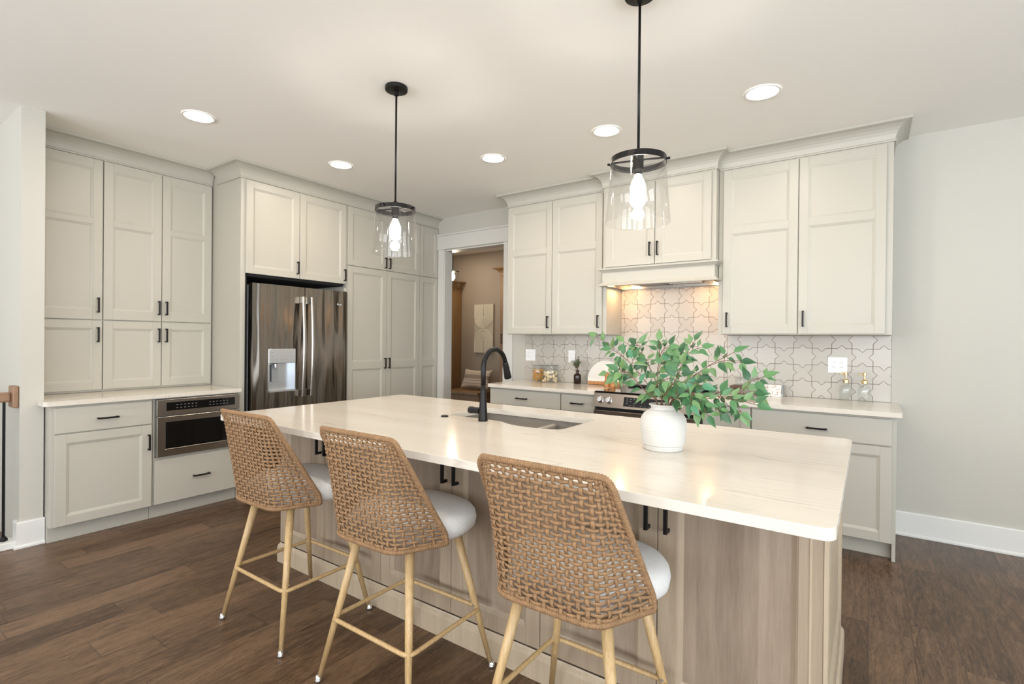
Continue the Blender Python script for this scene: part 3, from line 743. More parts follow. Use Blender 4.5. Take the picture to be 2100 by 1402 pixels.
def cam_pt(u, v, y):
    d = fw+r2*((u-1050)/F_PX)-u2*((v-701)/F_PX); t = y/d.y
    return Vector((d.x*t, d.y*t, 1.3297+d.z*t))
def leaf(bm, base, d, nrm, L, Wd, curl=.25):
    d = d.normalized(); s = d.cross(nrm).normalized(); n_ = s.cross(d).normalized()
    prof_ = [(0, .0), (.07, .40), (.18, .84), (.32, 1.0), (.48, .90), (.66, .60), (.84, .26), (1, 0)]
    left, mid, right = [], [], []
    for t, wd in prof_:
        c_ = base+d*(L*t)+n_*(-curl*L*t*t)
        mid.append(bm.verts.new(c_))
        if 0 < t < 1:
            left.append(bm.verts.new(c_-s*(Wd*wd/2)+n_*(.16*Wd*wd))); right.append(bm.verts.new(c_+s*(Wd*wd/2)+n_*(.16*Wd*wd)))
    for side in (left, right):
        bm.faces.new((mid[0], mid[1], side[0]))
        for i in range(len(side)-1): bm.faces.new((mid[i+1], mid[i+2], side[i+1], side[i]))
        bm.faces.new((mid[-2], mid[-1], side[-1]))
mouth = Vector((VX, VY, CT+.172))
SPREAD = random.Random(11)
def branch(label, base_off, ctrl, twigs, seed):
    """main stem through ctrl points, twigs given as (t, tip)"""
    R = random.Random(seed)
    root = empty('leafy_branch', label, 'branch', (mouth.x+base_off[0], mouth.y+base_off[1], mouth.z-.11), group='leafy branches in the white vase')
    O = Vector(root.location); st = B(); lf = B()
    pts = [Vector((0, 0, 0)), Vector((base_off[0]*.3, base_off[1]*.3, .115))] + [c_-O for c_ in ctrl]
    def curve(ps, n=10):
        out_ = []
        ps = [ps[0]*2-ps[1]]+ps+[ps[-1]*2-ps[-2]]
        for i in range(1, len(ps)-2):
            for k in range(n):
                t = k/n; a, b, c_, d_ = ps[i-1:i+3]
                out_.append(.5*((2*b)+(c_-a)*t+(2*a-5*b+4*c_-d_)*t*t+(3*b-a-3*c_+d_)*t**3))
        out_.append(ps[-2]); return out_
    main = curve(pts); N = len(main)
    tube(st, main, [.0026-.0016*i/N for i in range(N)], 6)
    lines = [(main, int(N*.34))]
    for t, tip in twigs:
        i = int(t*(N-1)); a = main[i]; tp = tip-O; mid = (a+tp)/2+Vector((0, 0, .012))
        tw = curve([a, mid, tp], 6); tube(st, tw, .0011, 5); lines.append((tw, 3))
    for ln, s0 in lines:
        i = s0
        while i < len(ln):
            p = ln[i]; d = (ln[min(i+1, len(ln)-1)]-ln[i-1]).normalized()
            for sd in ((1, -1) if R.random() < .46 else (R.choice((1, -1)),)):
                side = d.cross(Vector((0, -.9, .45))).normalized()*sd
                dd = (d*R.uniform(.1, .7)+side*R.uniform(.6, 1)+Vector((R.uniform(-.3, .3), R.uniform(-.45, .45), R.uniform(-.35, .25)))).normalized()
                L = R.uniform(.028, .058); nn = Vector((R.uniform(-.5, .5), -1+R.uniform(-.2, .5), R.uniform(.1, .9)))
                sb = p+dd*.010; tube(st, [p, sb], .0008, 4)
                leaf(lf, sb, dd, nn, L, L*R.uniform(.42, .54), R.uniform(.05, .4))
            i += R.choice((2, 3, 3))
        p = ln[-1]; d = (ln[-1]-ln[-2]).normalized(); leaf(lf, p, d, Vector((R.uniform(-.4, .4), -1, .5)), R.uniform(.045, .06), .027, .2)
    obj('stem', st, STEM, root); o = obj('foliage', lf, LEAF, root)
    for p in o.data.polygons: p.use_smooth = True
C_ = cam_pt
branch('leafy branch reaching farthest left, its tip under the wall cabinet', (-.022, .006), [C_(1330, 790, 1.98), C_(1290, 742, 2.02), C_(1250, 712, 2.04)], [(.72, C_(1222, 690, 2.03)), (.62, C_(1245, 765, 2.0))], 1)
branch('leafy branch leaning left with leaves over the pepper mills', (-.016, -.012), [C_(1322, 800, 1.90), C_(1292, 768, 1.88), C_(1268, 757, 1.86)], [(.7, C_(1262, 775, 1.86)), (.75, C_(1300, 735, 1.88))], 2)
branch('leafy branch curving up left with its tip beside the hood corner', (-.010, .016), [C_(1340, 770, 2.02), C_(1315, 725, 2.05), C_(1280, 700, 2.06)], [(.7, C_(1305, 705, 2.06)), (.6, C_(1325, 738, 2.03))], 3)
branch('leafy branch standing straight up from the middle of the vase', (-.004, .0), [C_(1348, 780, 1.95), C_(1352, 730, 1.95), C_(1352, 698, 1.95)], [(.75, C_(1372, 712, 1.94)), (.6, C_(1365, 745, 1.93))], 4)
branch('leafy branch rising right of centre with a small sprout on top', (.010, .012), [C_(1380, 770, 1.98), C_(1405, 730, 2.0), C_(1425, 698, 2.02)], [(.7, C_(1440, 712, 2.02)), (.62, C_(1395, 722, 1.99))], 5)
branch('leafy branch fanning up right to the tip under the right wall cabinet', (.018, .010), [C_(1400, 790, 1.98), C_(1450, 752, 2.0), C_(1505, 722, 2.02)], [(.75, C_(1520, 740, 2.01)), (.6, C_(1440, 770, 1.96))], 6)
branch('leafy branch stretching farthest right toward the patterned box', (.024, .0), [C_(1410, 806, 1.94), C_(1470, 808, 1.94), C_(1548, 806, 1.96)], [(.9, C_(1566, 772, 1.96)), (.7, C_(1500, 838, 1.92))], 7)
branch('leafy branch drooping right with its tip above the end cabinet drawer', (.022, -.010), [C_(1405, 812, 1.90), C_(1475, 812, 1.88), C_(1552, 830, 1.88)], [(.8, C_(1520, 846, 1.88)), (.6, C_(1430, 845, 1.86))], 8)
branch('short leafy branch hanging over the right shoulder of the vase', (.014, -.02), [C_(1405, 800, 1.86), C_(1430, 815, 1.84), C_(1452, 852, 1.83)], [(.7, C_(1480, 848, 1.84)), (.65, C_(1415, 830, 1.82))], 9)
branch('leafy branch with large leaves leaning toward the stools', (.0, -.022), [C_(1370, 800, 1.86), C_(1390, 772, 1.84), C_(1398, 745, 1.83)], [(.7, C_(1345, 790, 1.84)), (.6, C_(1440, 790, 1.85))], 10)

# ------------------------------------------------------------------ counter stools
def make_stool(label, loc):
    root = empty('counter_stool', label, 'stool', loc, 0, 'woven counter stools along the island')
    # woven wrap-around back
    def plan(b):
        wb = .158+.010*b; q_ = min(1, (1-b)/.90); xe = .209+.036*q_; ye = .028+.140*q_
        p = [Vector((-xe, ye)), Vector((-wb, 0)), Vector((wb, 0)), Vector((xe, ye))]
        for _ in range(2):
            q = [p[0]]
            for i in range(len(p)-1):
                if i: q.append(p[i]*.90+p[i+1]*.10)
                if i < len(p)-2: q.append(p[i]*.10+p[i+1]*.90)
            q.append(p[-1]); p = q
        return p
    def zt(a): return .997-.030*abs(a)**7
    def zb(a): return .591+.002*a*a
    cache = {}
    def surf(a, b):
        bb = max(0, min(1, b)); key = round(bb, 3)
        if key not in cache:
            p = plan(bb); L = [0]
            for i in range(len(p)-1): L.append(L[-1]+(p[i+1]-p[i]).length)
            cache[key] = (p, L)
        p, L = cache[key]
        # back panel takes |a|<.5, the sides the rest, so verticals follow the crease
        s = (a+1)/2
        wb_frac = .168*2/L[-1]
        if abs(a) < .56: s = .5+a/.56*(wb_frac/2)
        else: s = .5+math.copysign(wb_frac/2+(abs(a)-.56)/.44*(1-wb_frac)/2, a)
        t = s*L[-1]
        for i in range(len(L)-1):
            if t <= L[i+1]+1e-9: break
        f = (t-L[i])/max(1e-9, L[i+1]-L[i]); q = p[i].lerp(p[i+1], min(1, max(0, f)))
        z = zb(a)+(zt(a)-zb(a))*bb
        lean = -.215-.062*bb-.02*(1-(a*a))*(1-bb)*.4
        return Vector((q.x, q.y+lean, z))
    def nrm(a, b):
        da = surf(min(1, a+.02), b)-surf(max(-1, a-.02), b); db = surf(a, min(1, b+.02))-surf(a, max(0, b-.02))
        return da.cross(db).normalized()
    NR, NCOL = 24, 23
    cols = [-.97+1.94*k/(NCOL-1) for k in range(NCOL)]
    A = .0031; bm = B()
    for j in range(NR):
        b = .03+.94*j/(NR-1); ps = []; ns = []
        n = (NCOL-1)*4
        for i in range(-2, n+3):
            kx = i/4; a = max(-1, min(1, -.97+1.94*i/n)); nn = nrm(a, b)
            ps.append(surf(a, b)+nn*(A*math.cos(PI*kx)*(-1)**j)); ns.append(nn)
        tube(bm, ps, .005, 6, flat=(.0053, .0026), normals=ns)
    for k, a in enumerate(cols):
        ps = []; ns = []; n = (NR-1)*4
        for i in range(-2, n+3):
            ry = i/4; b = max(0, min(1, .03+.94*i/n)); nn = nrm(a, b)
            ps.append(surf(a, b)-nn*(A*math.cos(PI*ry)*(-1)**k)); ns.append(nn)
        tube(bm, ps, .005, 6, flat=(.0065 if abs(a) < .56 else .0052, .0027), normals=ns)
    obj('woven_back', bm, RATTAN, root, smooth=True)
    rim = [surf(-1+2*k/60, 1) for k in range(61)] + [surf(1, 1-k/26) for k in range(1, 27)] + [surf(1-2*k/60, 0) for k in range(1, 61)] + [surf(-1, k/26) for k in range(1, 26)]
    # wound cane around the frame
    bm = B(); tube(bm, rim, .0085, 8, True)
    tot = [0]
    for i in range(len(rim)): tot.append(tot[-1]+(rim[(i+1) % len(rim)]-rim[i]).length)
    nt = int(tot[-1]/.0072); hel = []; i = 0
    for s in range(nt*7):
        d = s/(nt*7)*tot[-1]
        while tot[i+1] < d: i += 1
        a_, b_ = rim[i], rim[(i+1) % len(rim)]; f = (d-tot[i])/max(1e-9, tot[i+1]-tot[i]); p = a_.lerp(b_, f)
        t_ = (b_-a_).normalized(); s1 = t_.cross(Vector((.3, 1, .2))).normalized(); s2 = t_.cross(s1)
        an = 2*PI*s/7; hel.append(p+(s1*math.cos(an)+s2*math.sin(an))*.0078)
    tube(bm, hel, .0026, 5, True)
    obj('cane_rim', bm, RATTAN, root, smooth=True)
    # boucle seat
    bm = B(); layers = [(.0, .585), (.80, .585), (.93, .590), (.985, .606), (1.0, .628), (.985, .648), (.94, .663), (.84, .674), (.6, .682), (.3, .685)]
    seg = 56; rings = []
    for s, z in layers:
        ring = []
        for i in range(seg):
            th = 2*PI*i/seg; cx, sy = math.cos(th), math.sin(th)
            ex = 2/2.5; X = math.copysign(abs(cx)**ex, cx)*.257; Yy = math.copysign(abs(sy)**ex, sy)
            Yy = Yy*.246 if sy > 0 else Yy*.212
            lim = .232+.52*(Yy+.05)
            if lim < .30: X = math.copysign(abs(X) if abs(X) < lim-.03 else lim-.03*math.exp(-(abs(X)-lim+.03)/.03), X)
            ring.append(bm.verts.new((X*max(s, .001), Yy*max(s, .001)-.003, z)))
        rings.append(ring)
    for a_, b_ in zip(rings, rings[1:]):
        for i in range(seg): bm.faces.new((a_[i], a_[(i+1) % seg], b_[(i+1) % seg], b_[i]))
    bm.faces.new(rings[-1])
    obj('seat', bm, BOUCLE, root, smooth=True)
    obj('seat_frame', bx(-.15, .15, -.14, .14, .572, .5845), BLACK, root, bevel=.004)
    feet = [(-.247, -.232), (.247, -.232), (-.243, .232), (.243, .232)]; tops = [(-.138, -.125), (.138, -.125), (-.135, .125), (.135, .125)]
    at = lambda q, z: Vector((feet[q][0]+(tops[q][0]-feet[q][0])*z/.576, feet[q][1]+(tops[q][1]-feet[q][1])*z/.576, z))
    for q in range(4):
        a_, b_ = at(q, .022), at(q, .576)
        lg = obj('leg', tube(B(), [a_, a_.lerp(b_, .5), b_], [.0098, .0138, .0178], 14), LEGS, root, smooth=True)
        c_ = at(q, .0); obj('foot_cap', lathe(B(), [(.006, .0), (.0135, .003), (.0145, .009), (.0105, .016), (.0092, .026)], (c_.x, c_.y, 0), 18), CHROME, lg, smooth=True)
        sg = at(q, .245); k = B(); lathe(k, [(.0055, 0), (.0055, .006)], (sg.x, sg.y-.019 if sg.y > 0 else sg.y+.012, .262), 10, axis='y'); obj('screw', k, CHROME, lg)
    # square foot rail with rounded corners
    cs = [at(q, .245) for q in (0, 1, 3, 2)]; loop = []
    for i, p in enumerate(cs):
        a_, b_ = cs[i-1], cs[(i+1) % 4]; p2 = p+Vector((math.copysign(.012, p.x), math.copysign(.012, p.y), 0))
        da, db = (a_-p).normalized()*.035, (b_-p).normalized()*.035
        for t in (0, .2, .4, .6, .8, 1): loop.append((p2+da)*(1-t)**2+p2*(2*t*(1-t))+(p2+db)*t*t)
    obj('foot_rail', tube(B(), loop, .0085, 10, True), LEGS, root, smooth=True)
    return root
def copy_tree(o, parent=None):
    n_ = o.copy(); COL.objects.link(n_)
    if parent: n_.parent = parent
    for ch in list(o.children): copy_tree(ch, n_)
    return n_
SY = 1.418
st0 = make_stool('woven rattan stool with white boucle seat nearest the microwave end of the island', (-2.243, SY, 0))
for x, lb in ((-1.487, 'middle woven rattan stool with white boucle seat, between the two others'), (-.722, 'woven rattan stool with white boucle seat nearest the camera, in front of the vase')):
    n_ = copy_tree(st0); n_.location = (x, SY, 0); n_['label'] = lb

# ------------------------------------------------------------------ pendants and downlights
def pendant(x, y, label):
    c = empty('pendant_light', label, 'pendant light', (x, y, H), 0, 'clear glass pendants over the island')
    zt_, zb_ = -.705, -.952
    obj('canopy', lathe(B(), [(.062, -.0006), (.064, -.006), (.062, -.022), (.02, -.026), (.012, -.028), (.012, -.05), (.006, -.052)], seg=36), BLACK, c, smooth=False)
    obj('rod', tube(B(), [(0, 0, -.05), (0, 0, -.66)], .0055, 12), BLACK, c, smooth=True)
    bm = B()
    lathe(bm, [(.111, zt_-.006), (.114, zt_-.006), (.1125, zt_+.018), (.1095, zt_+.018), (.111, zt_-.006)], seg=48, cap=False)
    for k in range(4):
        a = PI/4*0+PI/2*k+.25; d = Vector((math.cos(a), math.sin(a), 0)); tube(bm, [d*.012+Vector((0, 0, zt_+.010)), d*.111+Vector((0, 0, zt_+.010))], .0045, 8)
        tube(bm, [d*.104+Vector((0, 0, zt_+.006)), d*.126+Vector((0, 0, zt_+.006))], .0055, 8)
    obj('ring', bm, BLACK, c)
    obj('socket', lathe(B(), [(.012, -.655), (.022, -.668), (.022, -.735), (.016, -.745), (.016, -.755)], seg=24), BLACK, c, smooth=False)
    obj('bulb', lathe(B(), [(.013, -.752), (.016, -.765), (.026, -.785), (.032, -.81), (.031, -.835), (.022, -.853), (.006, -.861)], seg=24), BULB, c, smooth=True)
    obj('shade', lathe(B(), [(.1105, zt_), (.1318, zb_+.006), (.1330, zb_), (.1310, zb_-.003), (.1288, zb_), (.1290, zb_+.006), (.1075, zt_), (.1105, zt_)], seg=64, cap=False), GLASS, c, smooth=True)
pendant(-2.225, 1.997, 'black and clear glass pendant on a thin rod, nearer the refrigerator')
pendant(-.785, 2.012, 'black and clear glass pendant on a thin rod, hanging above the vase')
def downlight(x, y, label):
    c = empty('recessed_light', label, 'ceiling light', (x, y, H), 0, 'recessed ceiling lights')
    obj('trim_ring', lathe(B(), [(.098, -.0005), (.098, -.004), (.094, -.007), (.080, -.0045), (.078, -.002), (.078, -.0005)], seg=40, cap=False), TRIM, c, smooth=True)
    obj('lens', lathe(B(), [(.079, -.0012), (.079, -.003)], seg=40), LENS, c)
downlight(-3.594, 1.540, 'recessed ceiling light over the left counter, leftmost in the photo')
downlight(-3.60, 2.636, 'recessed ceiling light in front of the refrigerator cabinet')
downlight(-2.452, 3.212, 'recessed ceiling light in front of the cabinet by the doorway')
downlight(-1.487, 3.222, 'recessed ceiling light in front of the range hood')
for x_, lb in ((-2.35, 'added out-of-view ceiling light above the left stool'), (-.95, 'added out-of-view ceiling light above the near stool')): downlight(x_, .6, lb)  # both lamps added out of view to brighten the island top and floor
downlight(-.517, 3.222, 'recessed ceiling light at right, in front of the right wall cabinet')

# ------------------------------------------------------------------ things on the back counter
def jar(name, label, x, y, r, h, fill, fm, seed):
    c = empty('glass_jar', label, 'jar', (x, y, CT))
    obj('glass', lathe(B(), [(r*.9, .0005), (r, .006), (r, h*.86), (r*.9, h*.93), (r*.84, h), (r*.80, h), (r*.86, h*.92), (r*.955, h*.85), (r*.955, .008), (.001, .006)], seg=40, cap=False), JARGLASS, c, smooth=True)
    lid = obj('lid', lathe(B(), [(r*.92, h+.001), (r*.92, h+.007), (r*.5, h+.016), (r*.2, h+.022), (r*.12, h+.028), (r*.20, h+.036), (r*.2, h+.043), (r*.08, h+.048)], seg=32), JARGLASS, c, smooth=True)
    obj('band', lathe(B(), [(r*.86, h-.004), (r*.97, h-.003), (r*.97, h+.0012), (r*.86, h+.001)], seg=32, cap=False), GREYP, lid)
    R = random.Random(seed); bm = B(); n = 260 if fill == 'macaroni' else 46
    for k in range(n):
        rr = (r*.90)*math.sqrt(R.random()); a = R.uniform(0, 2*PI)
        if R.random() < .6: rr = r*(.80 if fill == 'macaroni' else .70)
        p = Vector((rr*math.cos(a), rr*math.sin(a), 0)); p.z = .012+R.random()*h*(.68 if fill == 'macaroni' else .56)
        ax = Vector((R.gauss(0, 1), R.gauss(0, 1), R.gauss(0, .6))).normalized()
        if fill == 'macaroni':
            s1 = ax.orthogonal().normalized(); tube(bm, [p+ax*.006*t+s1*.003*(1-t*t) for t in (-1, 0, 1)], .0034, 5)
        else:
            s1 = ax.orthogonal().normalized(); s = .013
            tube(bm, [p+ax*s*t+s1*.006*(1-t*t) for t in (-1, -.4, .4, 1)], [.003, .0125, .0125, .004], 7)
    tag(obj('dry_' + fill, bm, fm, c), kind='stuff')
jar('j', 'small glass jar of yellow macaroni under the switch plate', -2.748, 4.385, .061, .160, 'macaroni', PASTA, 3)
jar('j', 'larger glass jar of cream pasta shells beside the macaroni', -2.592, 4.365, .079, .165, 'shells', CREAM, 5)
BT = (-2.292, 4.368)
o = tag(obj('bottle', lathe(B(), [(.032, .0005), (.0355, .004), (.0355, .078), (.033, .088), (.022, .098), (.0145, .103), (.014, .126), (.017, .128), (.017, .135), (.012, .135), (.011, .10), (.001, .095)], seg=36, cap=False), AMBER, smooth=True, loc=(*BT, CT)), 'small dark amber bottle holding a green sprig', 'bottle')
c = empty('sprig', 'dark green sprig of tiny leaves in the amber bottle', 'sprig', (*BT, CT+.105))
R = random.Random(4); st = B(); lf = B()
for k in range(17):
    a = R.uniform(0, 2*PI); sp_ = R.uniform(.15, .85); h_ = R.uniform(.085, .15)
    tip = Vector((math.cos(a)*.085*sp_, math.sin(a)*.05*sp_, h_*(1.08-.35*sp_))); ps = [Vector((0, 0, 0)), Vector((tip.x*.25, tip.y*.25, tip.z*.55)), tip]
    tube(st, ps, .0009, 4)
    for i in range(12):
        t = .35+.65*i/11; p = ps[1].lerp(ps[2], (t-.35)/.65) if t > .4 else ps[1]
        d = Vector((R.gauss(0, 1), R.gauss(0, .6), R.uniform(-.2, 1))).normalized(); leaf(lf, p, d, Vector((R.gauss(0, .5), -1, .4)), R.uniform(.010, .017), R.uniform(.006, .009), .1)
obj('stem', st, STEM, c); obj('foliage', lf, SPRIG, c)
# round board, marble over wood, leaning on the tiles
c = empty('serving_board', 'round white marble and wood serving board leaning on the backsplash', 'board', (-2.032, 4.388, CT))
c.rotation_euler = (-.27, 0, 0)
def disc_seg(r, cz, z0, z1, y0, y1):
    P_ = clip([(r*math.cos(2*PI*k/72), cz+r*math.sin(2*PI*k/72)) for k in range(72)], -1, 1, z0, z1)
    bm = B(); a = [bm.verts.new((x, y0, z)) for x, z in P_]; b = [bm.verts.new((x, y1, z)) for x, z in P_]
    bm.faces.new(a); bm.faces.new(b[::-1])
    for i in range(len(P_)): bm.faces.new((a[i], a[(i+1) % len(P_)], b[(i+1) % len(P_)], b[i]))
    return bm
obj('marble_part', disc_seg(.168, .072, .036, 1, -.004, .010), MARBLE, c, bevel=.002); obj('wood_part', disc_seg(.168, .072, .0045, .036, -.004, .010), MILL, c, bevel=.002)
mp_ = [(.026, .0), (.0265, .006), (.0265, .03), (.022, .034), (.025, .038), (.0235, .046), (.017, .066), (.015, .078), (.018, .086), (.021, .088), (.0205, .092), (.0235, .098), (.0235, .112), (.018, .124), (.008, .128)]
for (x, y, lb, s) in ((-1.937, 4.262, 'turned wooden pepper mill in front of the round board', 1.04), (-1.872, 4.245, 'turned wooden salt mill right of its taller twin', .95)):
    c = empty('spice_mill', lb, 'mill', (x, y, CT+.0004), 0, 'wooden mills by the range')
    obj('base', lathe(B(), [(r*s, z*s) for r, z in mp_[:9]], seg=28), MILL, c, smooth=True); obj('head', lathe(B(), [(r*s, z*s+.0003) for r, z in mp_[8:]], seg=28), MILL, c, smooth=True)
    obj('finial', lathe(B(), [(.004, .128*s), (.005, .133*s), (.002, .137*s)], seg=14), CHROME, c, smooth=True)
# wooden riser with glass mugs
c = empty('serving_riser', 'dark walnut riser tray with glass mugs on it right of the range', 'tray', (-.775, 4.33, CT))
obj('top', bx(-.118, .118, -.075, .075, .055, .075), WALNUT, c, bevel=.004)
for x in (-.095, .095): obj('leg', bx(x-.012, x+.012, -.07, .07, .0003, .055), WALNUT, c, bevel=.003)
for x, lb in ((-.828, 'clear glass mug at the left on the walnut riser'), (-.732, 'clear glass mug at the right on the walnut riser')):
    c = empty('glass_mug', lb, 'mug', (x, 4.325, CT+.0753), 0, 'glass mugs on the riser')
    obj('cup', lathe(B(), [(.030, .0003), (.038, .004), (.041, .02), (.041, .072), (.039, .072), (.0385, .02), (.03, .008), (.001, .007)], seg=36, cap=False), JARGLASS, c, smooth=True)
    obj('handle', tube(B(), [(.040+.018*math.sin(a), 0, .04+.02*math.cos(a)) for a in (PI*k/10 for k in range(11))], .0035, 8), JARGLASS, c, smooth=True)
# patterned box
def box_mat():
    m, n, l, p = nm('floral_print'); tc = n.new('ShaderNodeTexCoord')
    vo_ = n.new('ShaderNodeTexVoronoi'); vo_.inputs['Scale'].default_value = 85; l.new(tc.outputs['Object'], vo_.inputs['Vector'])
    sp_ = n.new('ShaderNodeSeparateColor'); l.new(vo_.outputs['Color'], sp_.inputs[0])
    col = ramp(n, l, sp_.outputs[0], [(0, (.75, .73, .68)), (.45, (.74, .72, .68)), (.55, (.45, .25, .16)), (.75, (.30, .27, .30)), (1, (.60, .42, .25))])
    mx = n.new('ShaderNodeMix'); mx.data_type = 'RGBA'; l.new(math_node(n, l, 'GREATER_THAN', vo_.outputs['Distance'], .42), mx.inputs[0]); l.new(col, mx.inputs[6]); mx.inputs[7].default_value = (.8, .78, .74, 1)
    l.new(mx.outputs[2], p.inputs['Base Color']); p.inputs['Roughness'].default_value = .5; return m
FLORAL = box_mat()
c = empty('recipe_box', 'small white box with a floral print beside the walnut riser', 'box', (-.598, 4.385, CT+.0003), -.08)
obj('body', bx(-.058, .058, -.035, .035, 0, .074), FLORAL, c, bevel=.002); obj('lid', bx(-.060, .060, -.037, .037, .0745, .091), FLORAL, c, bevel=.002); obj('spine', bx(.0605, .067, -.03, .03, .02, .088), GREYP, c, bevel=.001)
# soap bottles
for x, y, lb in ((-.134, 4.402, 'clear glass soap bottle with a gold pump, in front of the outlet plate'), (-.022, 4.385, 'clear glass soap bottle with a gold pump nearest the counter end')):
    c = empty('soap_bottle', lb, 'bottle', (x, y, CT), 0, 'gold-pump soap bottles')
    obj('glass', lathe(B(), [(.036, .0003), (.0405, .004), (.0405, .095), (.036, .108), (.02, .120), (.0165, .124), (.0165, .131), (.0145, .131), (.0145, .124), (.034, .106), (.0385, .094), (.0385, .010), (.001, .008)], seg=36, cap=False), JARGLASS, c, smooth=True)
    p_ = obj('pump', lathe(B(), [(.0185, .131), (.0185, .150), (.012, .155), (.0065, .158), (.0065, .185), (.0105, .187), (.0105, .205), (.006, .208)], seg=24), GOLD, c, smooth=False)
    obj('nozzle', tube(B(), [(0, 0, .198), (-.02, -.01, .199), (-.04, -.02, .193)], .0042, 10), GOLD, p_, smooth=True)
    obj('dip_tube', tube(B(), [(0, 0, .131), (.004, 0, .07), (.012, 0, .015)], .002, 6), JARGLASS, c)

# ------------------------------------------------------------------ mudroom beyond the doorway
c = empty('locker_cabinet', 'tall brown wood mudroom cabinet at the left through the doorway', 'cabinet', (-6.16, 6.57, 0))
obj('body', bx(-.40, .50, -.50, 0, 0, 2.19), BROWNWOOD, c, bevel=.002)
obj('crown', sweep(B(), [(-.40, -.50), (.50, -.50), (.50, 0)], [(o_, z-H+2.30) for o_, z in CROWN]), BROWNWOOD, c)
c = empty('locker_cabinet', 'tall brown wood mudroom cabinet with a black pull at the right through the doorway', 'cabinet', (-4.02, 6.57, 0))
obj('body', bx(-.52, .8, -.42, 0, 0, 2.30), BROWNWOOD, c, bevel=.002)
obj('crown', sweep(B(), [(-.52, 0), (-.52, -.42), (.8, -.42)], [(o_, z-H+2.41) for o_, z in CROWN]), BROWNWOOD, c)
dm = door(-.50, .10, .12, 2.25, yf=-.44, t=.02); d = obj('door', dm, BROWNWOOD, c, bevel=.0015); pull(d, -.46, 1.35, .14, yf=-.44)
c = empty('bench', 'brown wood mudroom bench below the carved panel', 'bench', (-5.2, 6.57, 0))
obj('seat', bx(-.395, .375, -.58, -.005, .485, .525), BROWNWOOD, c, bevel=.004); obj('base', bx(-.385, .365, -.54, -.01, 0, .484), BROWNWOOD, c)
# raised arch relief panel
c = empty('wall_panel', 'cream relief panel with arched grooves on the mudroom wall', 'wall art', (-5.165, 6.579, 1.515))
mat('cream_plaster', (.76, .70, .57), .8)
obj('board', bx(-.195, .195, -.03, 0, -.40, .40), mat('cream_groove_shade', (.50, .44, .34), .8), c, bevel=.002)  # shade between the ridges is put into this darker board colour
bm = B()
for s in (-1, 1):
    for k in range(8):
        r = .022+k*.0235
        ps = [(r*math.cos(a), -.031, s*(.02+.185)-s*.19*0 - s*r*math.sin(a)*0 + s*(-.185+.02) + s*(.19-r*math.sin(a))) for a in (PI*q/20 for q in range(21))]
        ps = [(-r, -.031, s*.39)] + [(-r*math.cos(a), -.031, s*(.20-r*math.sin(a))) for a in (PI*q/20 for q in range(21))] + [(r, -.031, s*.39)]
        tube(bm, ps, .0085, 6)
obj('ridges', bm, MATS['cream_plaster'], c)
# striped pillow
def pillow_mat():
    m, n, l, p = nm('striped_linen'); tc = n.new('ShaderNodeTexCoord'); sx = n.new('ShaderNodeSeparateXYZ'); l.new(tc.outputs['Object'], sx.inputs[0])
    r = n.new('ShaderNodeValToRGB'); r.color_ramp.interpolation = 'CONSTANT'; e = r.color_ramp.elements
    st_ = [(0, (.60, .50, .38)), (.22, (.30, .22, .16)), (.25, (.62, .52, .4)), (.36, (.28, .2, .15)), (.39, (.62, .52, .4)), (.45, (.33, .25, .19)), (.66, (.65, .55, .43)), (.72, (.3, .22, .17)), (.74, (.64, .54, .42))]
    while len(e) < len(st_): e.new(.5)
    for el, (q, c_) in zip(e, st_): el.position = q; el.color = (*c_, 1)
    l.new(math_node(n, l, 'ADD', math_node(n, l, 'DIVIDE', sx.outputs[2], .34), .5), r.inputs[0]); l.new(r.outputs[0], p.inputs['Base Color']); p.inputs['Roughness'].default_value = .9; return m
bm = B(); n = 18; V = {}
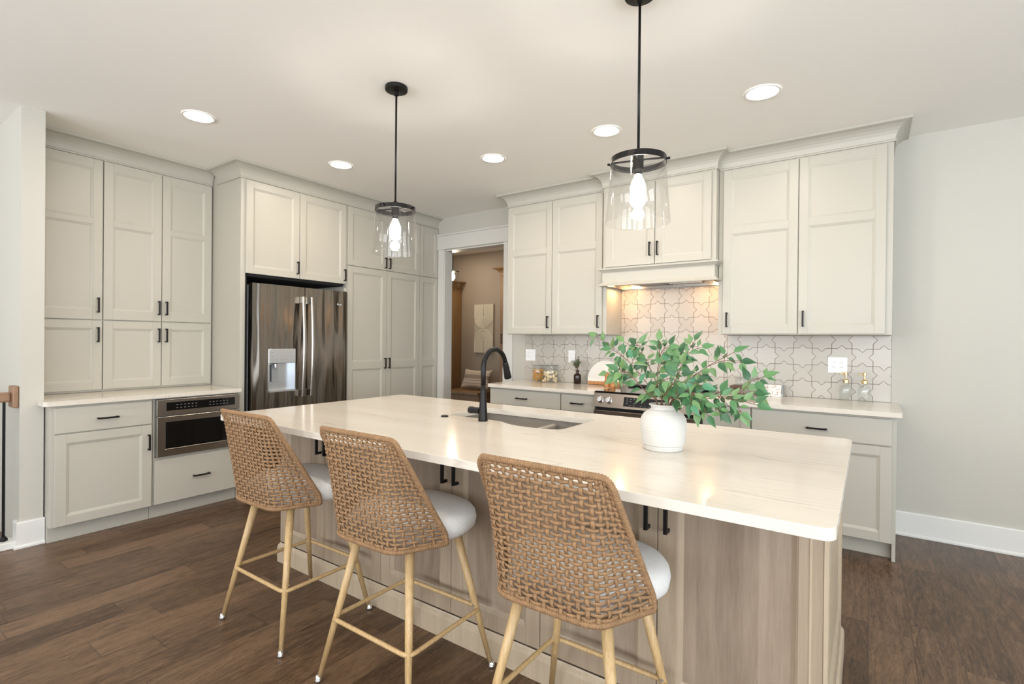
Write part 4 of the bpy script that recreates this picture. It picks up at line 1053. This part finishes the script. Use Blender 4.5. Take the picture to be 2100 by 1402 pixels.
for sd in (0, 1):
    for i in range(n+1):
        for j in range(n+1):
            a, b = 2*i/n-1, 2*j/n-1
            if sd and (abs(a) == 1 or abs(b) == 1): V[1, i, j] = V[0, i, j]; continue
            th = .062*((1-a*a)*(1-b*b))**.45*(1 if sd else -1)
            V[sd, i, j] = bm.verts.new((.29*a*(1-.07*(1-a*a)*0-.09*(1-b*b)*abs(a)), th, .165*b*(1-.16*(1-a*a)*abs(b))))
for sd in (0, 1):
    for i in range(n):
        for j in range(n):
            f = [V[sd, i, j], V[sd, i+1, j], V[sd, i+1, j+1], V[sd, i, j+1]]
            if len(set(f)) == 4:
                try: bm.faces.new(f)
                except ValueError: pass
o = tag(obj('pillow', bm, pillow_mat(), smooth=True, loc=(-5.14, 6.345, .705)), 'striped tan lumbar pillow leaning on the mudroom bench', 'pillow'); o.rotation_euler = (-.38, 0, 0)
# mudroom glass lantern
c = empty('pendant_light', 'small clear glass lantern glowing in the mudroom doorway', 'pendant light', (-4.84, 5.42, H-.04))
obj('canopy', lathe(B(), [(.06, .0394), (.06, -.02), (.02, -.025)], seg=28), BLACK, c); obj('rod', tube(B(), [(0, 0, -.02), (0, 0, -.43)], .005, 8), BLACK, c)
obj('cap', lathe(B(), [(.02, -.42), (.092, -.435), (.092, -.445)], seg=28), BLACK, c)
obj('bulb', lathe(B(), [(.012, -.45), (.03, -.49), (.03, -.53), (.008, -.56)], seg=20), MUDBULB, c, smooth=True)
obj('shade', lathe(B(), [(.090, -.445), (.096, -.64), (.092, -.64), (.086, -.445)], seg=36, cap=False), GLASS, c, smooth=True)
downlight(-5.3, 5.9, 'recessed ceiling light in the mudroom beyond the doorway')

# ------------------------------------------------------------------ stair railing at far left
c = empty('stair_railing', 'oak handrail with black balusters meeting the wall end at far left', 'railing', (-4.41, .80, .045))
obj('rosette', bx(-.052, .062, .006, .035, .833, .968), OAKRAIL, c, bevel=.006)
obj('handrail', bx(-.032, .032, -3.6, .006, .868, .928), OAKRAIL, c, bevel=.012, seg=3)
for k in range(10):
    y = -.022-.11*k
    b_ = obj('baluster', bx(-.0065, .0065, y-.0065, y+.0065, .0, .869), BLACK, c)
    obj('shoe', lathe(B(), [(.021, .0003), (.021, .012), (.013, .024), (.009, .028)], (0, y, 0), 4), BLACK, b_)
